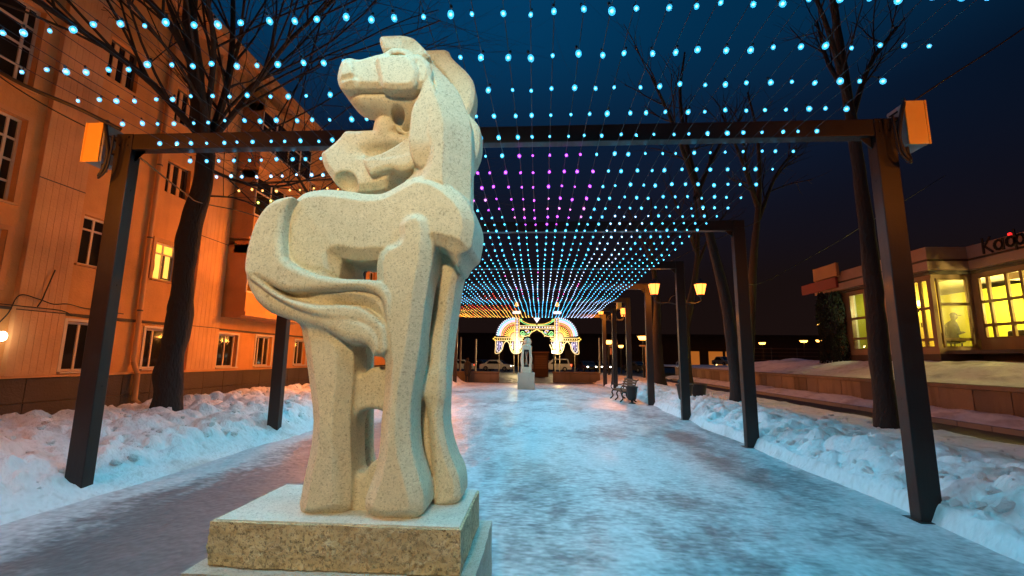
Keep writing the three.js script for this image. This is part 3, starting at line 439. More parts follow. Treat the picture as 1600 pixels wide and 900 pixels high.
// loose supply cables
solo('supply_cable', tube([[-9.0, 6.9, -4.6], [-7.0, 5.3, -5.0], [-6.05, 4.88, -5.2], [-5.7, 4.72, -5.45]], 0.028, 30), cableMat, 'thick black cable sagging from upper left to the left-hand nearest post', 'cable');
solo('supply_cable', tube([[-9.0, 6.8, -4.9], [-7.0, 5.22, -5.1], [-6.1, 4.72, -5.4], [-5.75, 4.6, -5.5]], 0.01, 24), cableMat, 'thin black wire just below the thick cable at upper left', 'cable');
solo('supply_cable', tube([[-5.67, 4.5, -5.6], [-7.0, 4.85, -8.2], [-8.3, 5.4, -10.3], [-8.3, 5.7, -12], [-7.49, 5.48, -14], [-6, 5.0, -16]], 0.015, 40), cableMat, 'thick black cable running from the left-hand nearest post past the tree trunk', 'cable');
solo('supply_cable', tube([[4.3, 4.7, -5.5], [5.04, 5.2, -5.5], [6.02, 5.85, -5.5], [8, 7.4, -5.5]], 0.012, 24), cableMat, 'thin cable rising to the upper right from the right-hand nearest post', 'cable');
solo('supply_cable', tube([[4.25, 4.6, -9.7], [5.6, 5.0, -13], [7.87, 4.48, -17], [9.76, 5.43, -17], [11.8, 6.63, -17], [15, 8.6, -17]], 0.012, 40), cableMat, 'thin cable slung between the right-hand trees', 'cable');
solo('supply_cable', tube([[4.25, 4.6, -13.9], [4.68, 5.27, -17], [6.5, 6.17, -17], [8.2, 6.9, -17]], 0.014, 24), cableMat, 'short cable above the double lamp on the right', 'cable');
// ------------------------------------------------------------------ ground, path, snow
const roadMat = std({ map: rep(tex(512, 512, (u, v) => { const n = fbm(u * 8, v * 8, 5, 8, 8), s = sstep(0.55, 0.72, fbm(u * 5 + 0, v * 20, 4, 5, 20)); const k = 0.018 + 0.03 * n; return [k + s * 0.16, k + s * 0.16, k + s * 0.17]; }, true), 9), roughness: 0.5, bumpMap: grainBump, bumpScale: 0.01 });
ground('ground', metric(new THREE.PlaneGeometry(900, 900).rotateX(-Math.PI / 2).translate(0, -0.06, -200)), roadMat);
{ // trodden icy path: packed snow, grey ice, bare wet asphalt
  const x0 = -6.2, x1 = 4.7, z0 = 9, z1 = -33.5, W = x1 - x0, L = z0 - z1;
  const edge = (z) => 0.35 * (fbm(z * 0.45, 3.3, 3) - 0.5);
  const bareness = (x, z) => {                     // 0 packed snow .. 1 bare asphalt
    const q = fbm(x * 0.9 + 40, z * 0.55, 4), f = fbm(x * 5.2, z * 2.6 + 9, 4), g = fbm(x * 11, z * 26, 4);
    let b = 0.2 + 0.8 * (q - 0.42) + 0.6 * (f - 0.5) + 0.75 * (g - 0.5);
    b += (0.35 + 0.95 * fbm(x * 1.8 + 3, z * 0.9, 4)) * Math.exp(-(((x + 3.7 + 0.03 * z) / 1.25) ** 2)) * sstep(1, -3, z) * sstep(-16, -9, z);      // swept strip on the left
    b += 0.25 * Math.exp(-(((x - 3.2 - edge(z)) / 0.42) ** 2)) * sstep(-16, -10, z);
    b += 0.3 * Math.exp(-(((x - 1.6) / 0.5) ** 2)) * sstep(-7.5, -6, z);
    b -= 0.5 * Math.exp(-(((x + 5.2) / 0.55) ** 2));
    return Math.min(1, Math.max(0, b));
  };
  const map = tex(1024, 2048, (u, v) => { const x = x0 + u * W, z = z0 - v * L, b = bareness(x, z), n = 0.78 + 0.3 * noise(x * 30, z * 30) + 0.28 * (fbm(x * 9, z * 34, 3) - 0.35), t = sstep(0.02, 0.8, b) * 0.92; const s = 0.56 * n, a = 0.095 * n; return [s + (a * 1.1 - s) * t, s + (a - s) * t, s * 1.02 + (a * 0.95 - s) * t]; }, true, false);
  const rough = tex(512, 1024, (u, v) => { const x = x0 + u * W, z = z0 - v * L, b = bareness(x, z), wet = sstep(0.45, 0.66, fbm(x * 0.7 + 7, z * 0.35, 3)); return Math.max(0.34, 0.62 - 0.16 * sstep(0.25, 0.8, b) - 0.2 * wet); }, false, false);
  const bump = tex(1024, 2048, (u, v) => { const x = x0 + u * W, z = z0 - v * L; return 0.5 * fbm(x * 6, z * 4, 4) + 0.32 * fbm(x * 24, z * 18, 4) + 0.25 * (1 - bareness(x, z)); }, false, false);
  const g = new THREE.PlaneGeometry(W, L, 110, 320).rotateX(-Math.PI / 2).translate((x0 + x1) / 2, 0, (z0 + z1) / 2), p = g.attributes.position;
  for (let i = 0; i < p.count; i++) { const x = p.getX(i), z = p.getZ(i); p.setY(i, 0.022 * (fbm(x * 1.6, z * 1.2, 3) - 0.5) + 0.012 * (1 - bareness(x, z)) - 0.004 - 0.05 * sstep(-31, -33.4, z)); g.attributes.uv.setXY(i, (x - x0) / W, (z0 - z) / L); }
  g.computeVertexNormals();
  ground('path', g, std({ map, roughnessMap: rough, roughness: 1, bumpMap: bump, bumpScale: 0.03 }));
}
const snowMat = std({ vertexColors: true, roughness: 0.82, bumpMap: grainBump, bumpScale: 0.018 });
const lump = (x, z) => {                            // heap of thrown clods: cellular bumps
  let best = 0; const s = 3.1, X = Math.floor(x * s), Z = Math.floor(z * s);
  for (let i = -1; i <= 1; i++) for (let j = -1; j <= 1; j++) { const h = hash(X + i, Z + j, 11), px = (X + i + hash(X + i, Z + j, 12)) / s, pz = (Z + j + hash(X + i, Z + j, 13)) / s, r = 0.07 + 0.15 * h; const d = Math.hypot(x - px, z - pz) / r; if (d < 1) best = Math.max(best, (1 - d * d) ** 0.6 * r * (0.35 + 0.5 * hash(X + i, Z + j, 14))); }
  return best;
};
function snowSheet(name, xs, zs, height) {
  const nx = xs.length, nz = zs.length, pos = new Float32Array(nx * nz * 3), col = new Float32Array(nx * nz * 3), uv = new Float32Array(nx * nz * 2), idx = [];
  for (let j = 0; j < nz; j++) for (let i = 0; i < nx; i++) {
    const q = j * nx + i, x = xs[i], z = zs[j], h = height(x, z); pos.set([x, h, z], q * 3); uv.set([x, z], q * 2);
    const dirt = 0.5 * sstep(0.56, 0.76, fbm(x * 1.7 + 3, z * 1.7, 5)) + 0.25 * sstep(0.7, 0.85, noise(x * 19, z * 19)), k = 0.84 - 0.42 * dirt - 0.1 * noise(x * 40, z * 40);
    col.set([k, k * (1 - 0.06 * dirt), k * (1.0 - 0.14 * dirt)], q * 3);
    if (i && j) { const a = q - nx - 1, b = q - nx, c = q - 1; if (xs[1] > xs[0] === zs[1] < zs[0]) idx.push(a, b, q, a, q, c); else idx.push(a, q, b, a, c, q); }
  }
  const g = new THREE.BufferGeometry(); g.setAttribute('position', new THREE.BufferAttribute(pos, 3)); g.setAttribute('color', new THREE.BufferAttribute(col, 3)); g.setAttribute('uv', new THREE.BufferAttribute(uv, 2)); g.setIndex(idx); g.computeVertexNormals();
  return ground(name, g, snowMat);
}
const run = (a, b, step) => { const o = []; let x = a; const s = Math.sign(b - a); while ((b - x) * s > 0) { o.push(x); x += s * step(x); } o.push(b); return o; };
const zsSnow = run(8, -46, (z) => z > -2.5 ? 0.15 : z > -10 ? 0.032 : z > -20 ? 0.06 : 0.14);
const bankR = (x, z) => {
  const e = x - (4.2 + 0.05 * Math.sin(z * 1.7) + 0.1 * (fbm(z * 1.3, 7, 3) - 0.5)), far = sstep(-27, -33, z);
  const rise = 0.2 * sstep(-0.02, 0.13, e) + 0.2 * sstep(0.1, 0.9, e), fall = 1 - sstep(9.3, 10.5, x + 0.4 * fbm(z * 0.7, 1, 2));
  let h = rise * (0.8 + 0.5 * fbm(x * 0.9, z * 0.9, 3)) + sstep(0.05, 0.35, e) * ((fbm(x * 2.4, z * 2.4, 4) - 0.5) * 0.2 + 0.75 * lump(x, z) * sstep(8, 5.2, x) + 0.04 * (fbm(x * 9, z * 9, 3) - 0.5));
  h *= 1 - 0.55 * sstep(5.5, 8.5, x);
  h = h * fall - 0.07 * (1 - sstep(-0.08, 0.0, e)) - 0.09 * sstep(9.9, 10.7, x);
  h *= 1 - 0.6 * far * sstep(7, 4, x);
  return h - 0.02;
};
snowSheet('snow_bank', run(4.0, 10.9, (x) => x < 4.6 ? 0.025 : x < 6.5 ? 0.035 : 0.07), zsSnow, bankR);
const bankL = (x, z) => {
  const e = -x - (5.15 + 0.25 * (fbm(z * 0.8, 17, 3) - 0.5)), fall = 1 - sstep(9.8, 10.7, -x);
  const rise = 0.1 * sstep(0, 0.5, e) + 0.28 * sstep(0.3, 1.1, e) + 0.1 * sstep(1.2, 2.4, e);
  let h = rise * (0.75 + 0.6 * fbm(x * 0.8 + 5, z * 0.8, 3)) + sstep(0.3, 0.8, e) * ((fbm(x * 2.2, z * 2.2, 4) - 0.5) * 0.24 + 0.8 * lump(x + 31, z) + 0.05 * (fbm(x * 9, z * 9, 3) - 0.5)) + 0.012 * sstep(0.05, 0.3, e) * fbm(x * 8, z * 8, 3);
  return h * fall - 0.05 * (1 - sstep(-0.12, 0.05, e)) - 0.02 - 0.06 * sstep(10.2, 10.8, -x);
};
snowSheet('snow_bank', run(-4.9, -11.2, (x) => x > -7.5 ? 0.035 : 0.07), zsSnow.filter((z) => z > -33), bankL);
{ // loose clods thrown up along both banks
  const base = [0, 1, 2, 3].map((q) => { const g = new THREE.IcosahedronGeometry(1, 1), p = g.attributes.position; for (let i = 0; i < p.count; i++) { const x = p.getX(i), y = p.getY(i), z = p.getZ(i), n = 0.45 + 1.1 * noise3(x * 1.8 + q * 9, y * 1.8, z * 1.8) ; p.setXYZ(i, x * n, y * n * 0.8, z * n); } g.computeVertexNormals(); return g; });
  for (const [side, n] of [[1, 560], [-1, 620]]) {
    const list = []; let k = 0;
    while (k < n) {
      const z = -2.5 - 24 * Math.pow(rnd(), 1.6), x = side > 0 ? 4.35 + 4.2 * Math.pow(rnd(), 1.5) : -5.75 - 4 * Math.pow(rnd(), 1.2), r = 0.012 + 0.06 * Math.pow(rnd(), 3);
      const h = side > 0 ? bankR(x, z) : bankL(x, z); if (h < 0.08) { k++; continue; }
      const g = base[k % 4].clone(); g.rotateY(rr(0, 6.28)).rotateX(rr(-0.6, 0.6)).scale(r * rr(0.8, 1.5), r, r * rr(0.8, 1.4)).translate(x, h + r * 0.25, z);
      const c = new Float32Array(g.attributes.position.count * 3), v = rr(0.76, 0.88); for (let i = 0; i < c.length; i += 3) { c[i] = v; c[i + 1] = v * 0.98; c[i + 2] = v * 0.96; } g.setAttribute('color', new THREE.BufferAttribute(c, 3)); list.push(g); k++;
    }
    ground('snow_clods', join(list), snowMat, 'stuff');
  }
}
// lane beyond the right-hand bank, snow ledge, terrace
ground('lane', metric(new THREE.PlaneGeometry(2.6, 60).rotateX(-Math.PI / 2).translate(11.6, -0.04, -22)), std({ c: [0.03, 0.028, 0.028], roughness: 0.55, bumpMap: grainBump, bumpScale: 0.01 }));
ground('kerb', join(Array.from({ length: 50 }, (_, i) => rbx(11.72, 11.86, -0.2, 0.1, 8 - i * 1.0 - 0.985, 8 - i * 1.0, 0.015, 1))), std({ c: [0.22, 0.2, 0.19], roughness: 0.8 }));
snowSheet('snow_ledge', run(11.86, 13.25, () => 0.07), zsSnow.filter((z, i) => i % 2 === 0), (x, z) => 0.07 + 0.2 * sstep(11.95, 12.9, x) * (0.7 + 0.6 * fbm(x * 2, z * 1.5, 4)) + 0.05 * (fbm(x * 5, z * 5, 3) - 0.5) - 0.1 * (1 - sstep(11.86, 12.0, x + 0.1 * noise(z * 3, 2))));
snowSheet('snow_terrace', run(13.28, 60, (x) => x < 20 ? 0.12 : 1.2), run(8, -70, (z) => z > -30 ? 0.16 : 0.6), (x, z) => 1.09 + 0.72 * sstep(13.6, 17.0, x) * sstep(-44, -34, z) + (fbm(x * 1.1, z * 1.1, 4) - 0.5) * 0.16 * sstep(13.28, 14, x) + 0.35 * Math.exp(-(((x - 19.4) / 1.0) ** 2 + ((z + 37) / 1.6) ** 2)) - 0.02);
// ------------------------------------------------------------------ plastered town house on the left, facing the path
const FX = -11.3;
{
  const b = thing('town_house', 'long plastered town house in orange lamplight along the left side of the path', 'house', [FX, 0, 0]);
  // s runs away from the camera along the facade (s = -z)
  const plaster = std({ map: plasterMap(0.68, 0.34, 0.12), roughness: 0.9, bumpMap: grainBump, bumpScale: 0.006 });
  const pale = std({ map: plasterMap(0.7, 0.40, 0.19, 0.4), roughness: 0.9, bumpMap: grainBump, bumpScale: 0.006 });
  const trim = std({ map: plasterMap(0.66, 0.34, 0.14, 0.3), roughness: 0.85 });
  const plinthM = std({ map: plasterMap(0.10, 0.075, 0.06, 0.4), roughness: 0.85, bumpMap: grainBump, bumpScale: 0.01 });
  const frameM = std({ c: [0.62, 0.52, 0.42], roughness: 0.6 });
  const darkFrame = std({ c: [0.10, 0.07, 0.05], roughness: 0.6 });
  const glass = phys({ c: [0.02, 0.018, 0.016], roughness: 0.05, metalness: 0, specularIntensity: 1 });
  const glassWarm = phys({ c: [0.10, 0.05, 0.008], roughness: 0.09 });
  const curtain = std({ c: [0.20, 0.17, 0.13], roughness: 0.9 });
  const lit = glow(1.5, 0.78, 0.07, [0.5, 0.4, 0.2]), litPale = glow(1.1, 0.75, 0.12, [0.5, 0.4, 0.2]);
  const S0 = -3, S1 = 34, H = 12.9;
  const wins = [];
  const win = (s0, s1, y0, y1, style) => wins.push({ s0, s1, y0, y1, style });
  // stairwell glazing at the near end
  win(7.15, 8.68, 3.05, 4.28, 'grid'); win(7.15, 8.68, 4.88, 6.77, 'grid'); win(7.15, 8.65, 7.45, 9.4, 'grid'); win(7.15, 8.65, 10.1, 11.7, 'grid');
  win(5.0, 6.0, 1.3, 2.45, 'pair'); win(5.0, 6.0, 3.9, 5.1, 'pair'); win(5.0, 6.0, 6.6, 7.6, 'pair');
  const cols = [[10.2, 11.08], [12.42, 13.35]];
  win(10.22, 11.02, 1.28, 2.47, 'pair'); win(10.2, 11.0, 3.88, 5.13, 'top');
  win(12.43, 13.4, 1.3, 2.45, 'side'); win(12.38, 13.22, 3.89, 5.03, 'lit');
  for (const [a, c] of cols) { win(a, c, 6.58, 7.6, 'slits'); win(a, c, 8.9, 10.02, 'slits'); }
  win(15.42, 16.45, 1.29, 2.45, 'pair'); win(17.58, 18.66, 1.3, 2.48, 'triple'); win(20.5, 21.5, 1.31, 2.43, 'pair'); win(23, 24, 1.31, 2.43, 'pair'); win(26, 27, 1.31, 2.43, 'pair'); win(29, 30, 1.31, 2.43, 'pair');
  for (const s of [20.5, 23, 26, 29]) for (const y of [3.9, 6.6, 9.2]) win(s, s + 1, y, y + 1.1, 'top');
  const sh = new THREE.Shape([[S0, 0], [S1, 0], [S1, H], [S0, H]].map((p) => new THREE.Vector2(...p)));
  for (const w of wins) sh.holes.push(new THREE.Path([[w.s0, w.y0], [w.s0, w.y1], [w.s1, w.y1], [w.s1, w.y0]].map((p) => new THREE.Vector2(...p))));
  const side = (g) => g.rotateY(Math.PI / 2);                         // (s, y, depth) -> (depth, y, -s)
  part('wall', side(new THREE.ExtrudeGeometry(sh, { depth: 0.35, bevelEnabled: false }).translate(0, 0, -0.35)), plaster, b);
  part('core', bx(-9, -0.36, 0, H, -S1, -S0), darkFrame, b);
  const B = (s0, s1, y0, y1, d0, d1) => bx(d0, d1, y0, y1, -s1, -s0);
  // plinth in stone slabs
  let s = S0; let n = 0; while (s < S1) { const w = 0.85 + 0.35 * hash(n, 5); for (const [a, c] of [[0, 0.62], [0.63, 1.16]]) part('slab', rbx(0.002, 0.1 + 0.012 * hash(n, a > 0 ? 1 : 0), a, c, -Math.min(S1, s + w - 0.012), -s, 0.01, 1), plinthM, b); s += w; n++; }
  part('plinth_cap', B(S0, S1, 1.165, 1.215, 0.001, 0.15), trim, b);
  part('string_course', [B(S0, 8.99, 2.62, 2.68, 0.001, 0.05), B(10.08, 13.93, 2.6, 2.66, 0.001, 0.05), B(15.32, S1, 2.58, 2.64, 0.001, 0.05)], plinthM, b);
  part('cornice', [B(S0, S1, 12.2, 12.5, 0.001, 0.35), B(S0, S1, 12.501, 12.8, 0.001, 0.55)], trim, b);
  // fluted pilasters
  for (const [p0, p1] of [[9.02, 10.05], [13.95, 15.27]]) {
    const pil = part('pilaster', B(p0, p1, 1.22, 12.19, 0.001, 0.11), pale, b); const nf = 7, st = (p1 - p0) / nf;
    for (let i = 0; i < nf; i++) part('flute', B(p0 + st * i + 0.005, p0 + st * (i + 1) - 0.005, 1.26, 12.1, 0.1105, 0.1165), pale, pil);
    for (const y of [2.62, 5.6, 8.2, 10.8]) part('panel_joint', B(p0 - 0.003, p1 + 0.003, y, y + 0.025, 0.112, 0.118), plinthM, pil);
  }
  for (const w of wins) {
    const W = w.s1 - w.s0, dark = w.style === 'slits', fm = dark ? darkFrame : frameM;
    const f = part('window', [B(w.s0 + 0.002, w.s0 + 0.055, w.y0 + 0.002, w.y1 - 0.002, -0.2, -0.12), B(w.s1 - 0.055, w.s1 - 0.002, w.y0 + 0.002, w.y1 - 0.002, -0.2, -0.12), B(w.s0 + 0.056, w.s1 - 0.056, w.y0 + 0.002, w.y0 + 0.055, -0.2, -0.121), B(w.s0 + 0.056, w.s1 - 0.056, w.y1 - 0.055, w.y1 - 0.002, -0.2, -0.121)], fm, b);
    const vs = [], hs = [], a0 = w.s0 + 0.056, a1 = w.s1 - 0.056, b0 = w.y0 + 0.056, b1 = w.y1 - 0.056;
    if (w.style === 'grid') { vs.push(w.s0 + W * 0.42, w.s0 + W * 0.84); const k = Math.round((w.y1 - w.y0) / 0.5); for (let i = 1; i < k; i++) hs.push(w.y0 + (w.y1 - w.y0) * i / k); }
    if (w.style === 'pair') vs.push(w.s0 + W * 0.52);
    if (w.style === 'side') { vs.push(w.s0 + W * 0.4); }
    if (w.style === 'top' || w.style === 'lit') { vs.push(w.s0 + W * 0.5); hs.push(w.y1 - 0.33); }
    if (w.style === 'triple' || w.style === 'slits') vs.push(w.s0 + W * 0.33, w.s0 + W * 0.68);
    const vw = dark ? 0.06 : 0.026, bars = [];
    for (const v of vs) bars.push(B(v - vw, v + vw, b0, b1, -0.19, -0.128));
    for (const h of hs) bars.push(B(a0, a1, h - 0.024, h + 0.024, -0.188, -0.13));
    if (bars.length) part('mullion', bars, dark ? pale : fm, f);
    const xs = [a0, ...vs.flatMap((v) => [v - vw, v + vw]), a1], ys = [b0, ...hs.flatMap((h) => [h - 0.024, h + 0.024]), b1];
    for (let i = 0; i < xs.length; i += 2) for (let j = 0; j < ys.length; j += 2) {
      const on = w.style === 'lit' && !(i === 2 && j === 0);
      part(on ? 'lit_pane' : 'pane', B(xs[i], xs[i + 1], ys[j], ys[j + 1], -0.165, -0.155), on ? (j ? lit : litPale) : w.style === 'lit' ? litPale : glass, f);
    }
    if (w.style === 'lit') { part('curtain', tube([[-0.15, b0, -(w.s0 + 0.13)], [-0.15, b0 + 0.3, -(w.s0 + 0.2)], [-0.15, b0 + 0.6, -(w.s0 + 0.17)]], 0.012, 10, 5), darkFrame, f); part('sash', [B(w.s0 + W * 0.54, w.s1 - 0.06, b0 + 0.01, b0 + 0.05, -0.15, -0.11), B(w.s1 - 0.11, w.s1 - 0.062, b0 + 0.051, w.y1 - 0.36, -0.15, -0.11), B(w.s0 + W * 0.54, w.s0 + W * 0.6, b0 + 0.051, w.y1 - 0.36, -0.15, -0.11)], darkFrame, f); }
    if (!dark) { part('sill', rbx(-0.11, 0.09, w.y0 - 0.045, w.y0 - 0.002, -w.s1 - 0.07, -w.s0 + 0.07, 0.01, 1), w.y0 < 2 ? frameM : trim, f); if (w.y0 > 3) part('surround', [B(w.s0 - 0.11, w.s0 - 0.002, w.y0, w.y1 + 0.1, 0.001, 0.028), B(w.s1 + 0.002, w.s1 + 0.11, w.y0, w.y1 + 0.1, 0.001, 0.028), B(w.s0 - 0.001, w.s1 + 0.001, w.y1 + 0.002, w.y1 + 0.1, 0.001, 0.0285)], trim, f); else part('surround', [B(w.s0 - 0.08, w.s0 - 0.002, w.y0, w.y1 + 0.07, 0.001, 0.022), B(w.s1 + 0.002, w.s1 + 0.08, w.y0, w.y1 + 0.07, 0.001, 0.022), B(w.s0 - 0.001, w.s1 + 0.001, w.y1 + 0.002, w.y1 + 0.07, 0.001, 0.0222)], frameM, f); }
  }
  // glazed balconies stacked at s 15.3 - 18.9
  for (const y of [3.1, 5.95, 8.6]) {
    const bal = part('balcony', B(15.32, 18.95, y + 0.14, y + 0.82, 0.86, 0.92), plaster, b);
    part('balcony_slab', [B(15.3, 19.0, y, y + 0.139, 0.001, 0.98), B(15.34, 18.96, y - 0.05, y - 0.001, 0.001, 0.8)], trim, bal);
    part('cheek_wall', B(15.32, 15.38, y + 0.14, y + 2.55, 0.001, 0.859), plaster, bal); part('cheek_wall', B(18.89, 18.95, y + 0.14, y + 2.55, 0.001, 0.859), plaster, bal);
    part('lintel', B(15.32, 18.95, y + 2.25, y + 2.7, 0.3, 0.921), plaster, bal);
    const fr = [], K = 4, st = 3.63 / K; for (let i = 0; i <= K; i++) fr.push(B(15.32 + st * i - (i ? 0.04 : 0), 15.32 + st * i + (i < K ? 0.04 : 0), y + 0.821, y + 2.249, 0.87, 0.91)); fr.push(B(15.33, 18.94, y + 0.821, y + 0.88, 0.868, 0.925)); fr.push(B(15.37, 18.9, y + 1.7, y + 1.75, 0.871, 0.909));
    part('balcony_frame', fr, frameM, bal);
    for (let i = 0; i < K; i++) { part('pane', B(15.32 + st * i + 0.04, 15.32 + st * (i + 1) - 0.04, y + 0.881, y + 1.699, 0.885, 0.893), y < 4 ? glassWarm : glass, bal); part('pane', B(15.32 + st * i + 0.04, 15.32 + st * (i + 1) - 0.04, y + 1.751, y + 2.249, 0.885, 0.893), y < 4 ? curtain : glass, bal); }
  }
  // downpipe with its kink over the plinth
  const pipe = part('downpipe', [rod([0.1, 12.15, -12.02], [0.1, 1.5, -12.05], 0.065, 0.065, 12), rod([0.1, 1.5, -12.05], [0.24, 1.18, -12.08], 0.065, 0.065, 12), rod([0.24, 1.2, -12.08], [0.24, 0.45, -12.1], 0.065, 0.065, 12), rod([0.24, 0.47, -12.1], [0.38, 0.36, -12.1], 0.06, 0.07, 12)], trim, b);
  for (const y of [2.9, 5.0, 7.2, 9.4]) part('pipe_clip', cyl(0.075, 0.075, 0.04, 12, 0.1, y, -12.04), darkFrame, pipe);
  // surface wiring
  part('wall_wire', tube([[0.06, 2.0, -8.55], [0.14, 2.5, -8.85], [0.16, 2.93, -9.0], [0.16, 2.9, -9.35], [0.16, 2.82, -9.7], [0.16, 2.86, -10.0], [0.05, 2.82, -10.5], [0.05, 2.78, -11.6]], 0.012, 60, 5), cableMat, b);
  part('wall_wire', tube([[0.16, 3.6, -9.62], [0.16, 3.1, -9.5], [0.16, 2.88, -9.45], [0.16, 2.72, -9.38]], 0.014, 20, 5), cableMat, b);
  part('wall_wire', tube([[0.05, 2.72, -7.5], [0.16, 2.7, -9.0], [0.16, 2.68, -10.0], [0.06, 2.62, -10.2], [0.06, 2.6, -13]], 0.012, 30, 5), cableMat, b);
  // a small bright lamp on the wall at the very edge of the view
  const wl = thing('wall_lamp', 'small bright white lamp on the house wall at the left edge', 'wall lamp', [FX + 0.001, 2.04, -8.74]);
  part('bracket', bx(0.13, 0.2, -0.04, 0.04, -0.03, 0.03), darkFrame, wl);
  part('lamp_glass', new THREE.SphereGeometry(0.075, 16, 12).scale(1, 1.35, 1).translate(0.26, 0, 0), glow(9, 7.5, 5), wl);
  scene.add(lamp(FX + 0.26, 2.04, -8.74, RGB(1, 0.85, 0.6), 0.45, 2));
}
// ------------------------------------------------------------------ twin street lamps, bins, bench, floodlight
const iron = std({ c: [0.016, 0.015, 0.014], roughness: 0.5, metalness: 0.1 });
const SOD = RGB(1, 0.265, 0.02);
const lampGlow = glow(4.5, 1.0, 0.14, [0.6, 0.5, 0.3]);
function twinLamp(label, x, z, yl, off, power = 1) {
  const t = thing('street_lamp', label, 'street lamp', [x, 0, z], 0, 'twin-lantern street lamps');
  part('column', lathe([[0.001, -0.2], [0.2, -0.2], [0.2, 0.12], [0.15, 0.16], [0.16, 0.3], [0.13, 0.42], [0.105, 0.9], [0.135, 0.95], [0.135, 1.0], [0.085, 1.05], [0.07, 1.55], [0.1, 1.6], [0.1, 1.66], [0.055, 1.72], [0.045, yl - 0.75], [0.07, yl - 0.7], [0.07, yl - 0.62], [0.04, yl - 0.55], [0.03, yl + 0.1], [0.05, yl + 0.16], [0.001, yl + 0.3]], 16), iron, t);
  for (const s of [-1, 1]) {
    part('arm', [tube([[0, yl - 0.58, 0], [s * 0.3, yl - 0.5, 0], [s * off * 0.75, yl - 0.52, 0], [s * off, yl - 0.42, 0], [s * off, yl - 0.3, 0]], 0.022, 24, 8), tube([[0, yl - 0.2, 0], [s * 0.22, yl - 0.28, 0], [s * 0.32, yl - 0.46, 0]], 0.012, 12, 6)], iron, t);
    const L = new THREE.Group(); L.name = 'lantern'; L.position.set(s * off, yl, 0); t.add(L);
    part('lamp_glass', new THREE.CylinderGeometry(0.215, 0.13, 0.38, 6).translate(0, 0, 0), lampGlow, L);
    const fr = []; for (let k = 0; k < 6; k++) { const a = k * Math.PI / 3 + Math.PI / 6 * 0; fr.push(rod([Math.sin(a) * 0.132, -0.19, Math.cos(a) * 0.132], [Math.sin(a) * 0.218, 0.19, Math.cos(a) * 0.218], 0.008, 0.008, 5)); }
    part('lantern_frame', fr, iron, L);
    part('lantern_cap', lathe([[0.235, 0.192], [0.24, 0.21], [0.12, 0.3], [0.06, 0.33], [0.035, 0.4], [0.001, 0.42]], 6), iron, L);
    part('lantern_base', lathe([[0.001, -0.34], [0.03, -0.33], [0.04, -0.25], [0.135, -0.215], [0.135, -0.192], [0.001, -0.192]], 6), iron, L);
    scene.add(lamp(x + s * off, yl - 0.02, z, SOD, LIGHT.lantern * power, 12));
  }
  return t;
}
twinLamp('twin-lantern street lamp between the third and fourth right-hand posts', 5.06, -17, 4.3, 0.84, 0.6);
twinLamp('twin-lantern street lamp farther down the right side, by the bench', 4.52, -29, 4.72, 0.72, 1.3);
twinLamp('twin-lantern street lamp farthest down the right side', 5.62, -36, 5.25, 0.85);
twinLamp('twin-lantern street lamp half hidden behind the horse statue, far left', -6.21, -29, 4.62, 0.72, 2.2);
twinLamp('twin-lantern street lamp wholly behind the horse statue', -6.75, -16.5, 4.3, 0.84, 2.6);
twinLamp('twin-lantern street lamp beside the camera on the right', 5.6, -3.2, 4.3, 0.84, 0.25);
twinLamp('twin-lantern street lamp beside the camera on the left', -6.3, -2.6, 4.3, 0.7, 0.85);
{ // statue floodlight clamped to the frame behind the camera
  const t = thing('floodlight', 'floodlight on the frame behind the camera, aimed at the horse statue', 'floodlight', [-0.9, 5.0, 2.75]);
  part('housing', rbx(-0.2, 0.2, -0.14, 0.14, -0.02, 0.1, 0.02), iron, t);
  part('lamp_glass', bx(-0.17, 0.17, -0.11, 0.11, -0.032, -0.021), glow(6, 5, 2.6), t);
  part('bracket', bx(-0.02, 0.02, -0.32, -0.141, 0, 0.05), iron, t);
  const l = new THREE.SpotLight(RGB(1, 0.72, 0.36), LIGHT.flood, 0, 0.42, 0.5, 2); l.position.set(-0.9, 5.0, 2.68); l.target.position.set(-1.3, 2.3, -3.2); l.castShadow = true; l.shadow.radius = 8; scene.add(l, l.target);
}
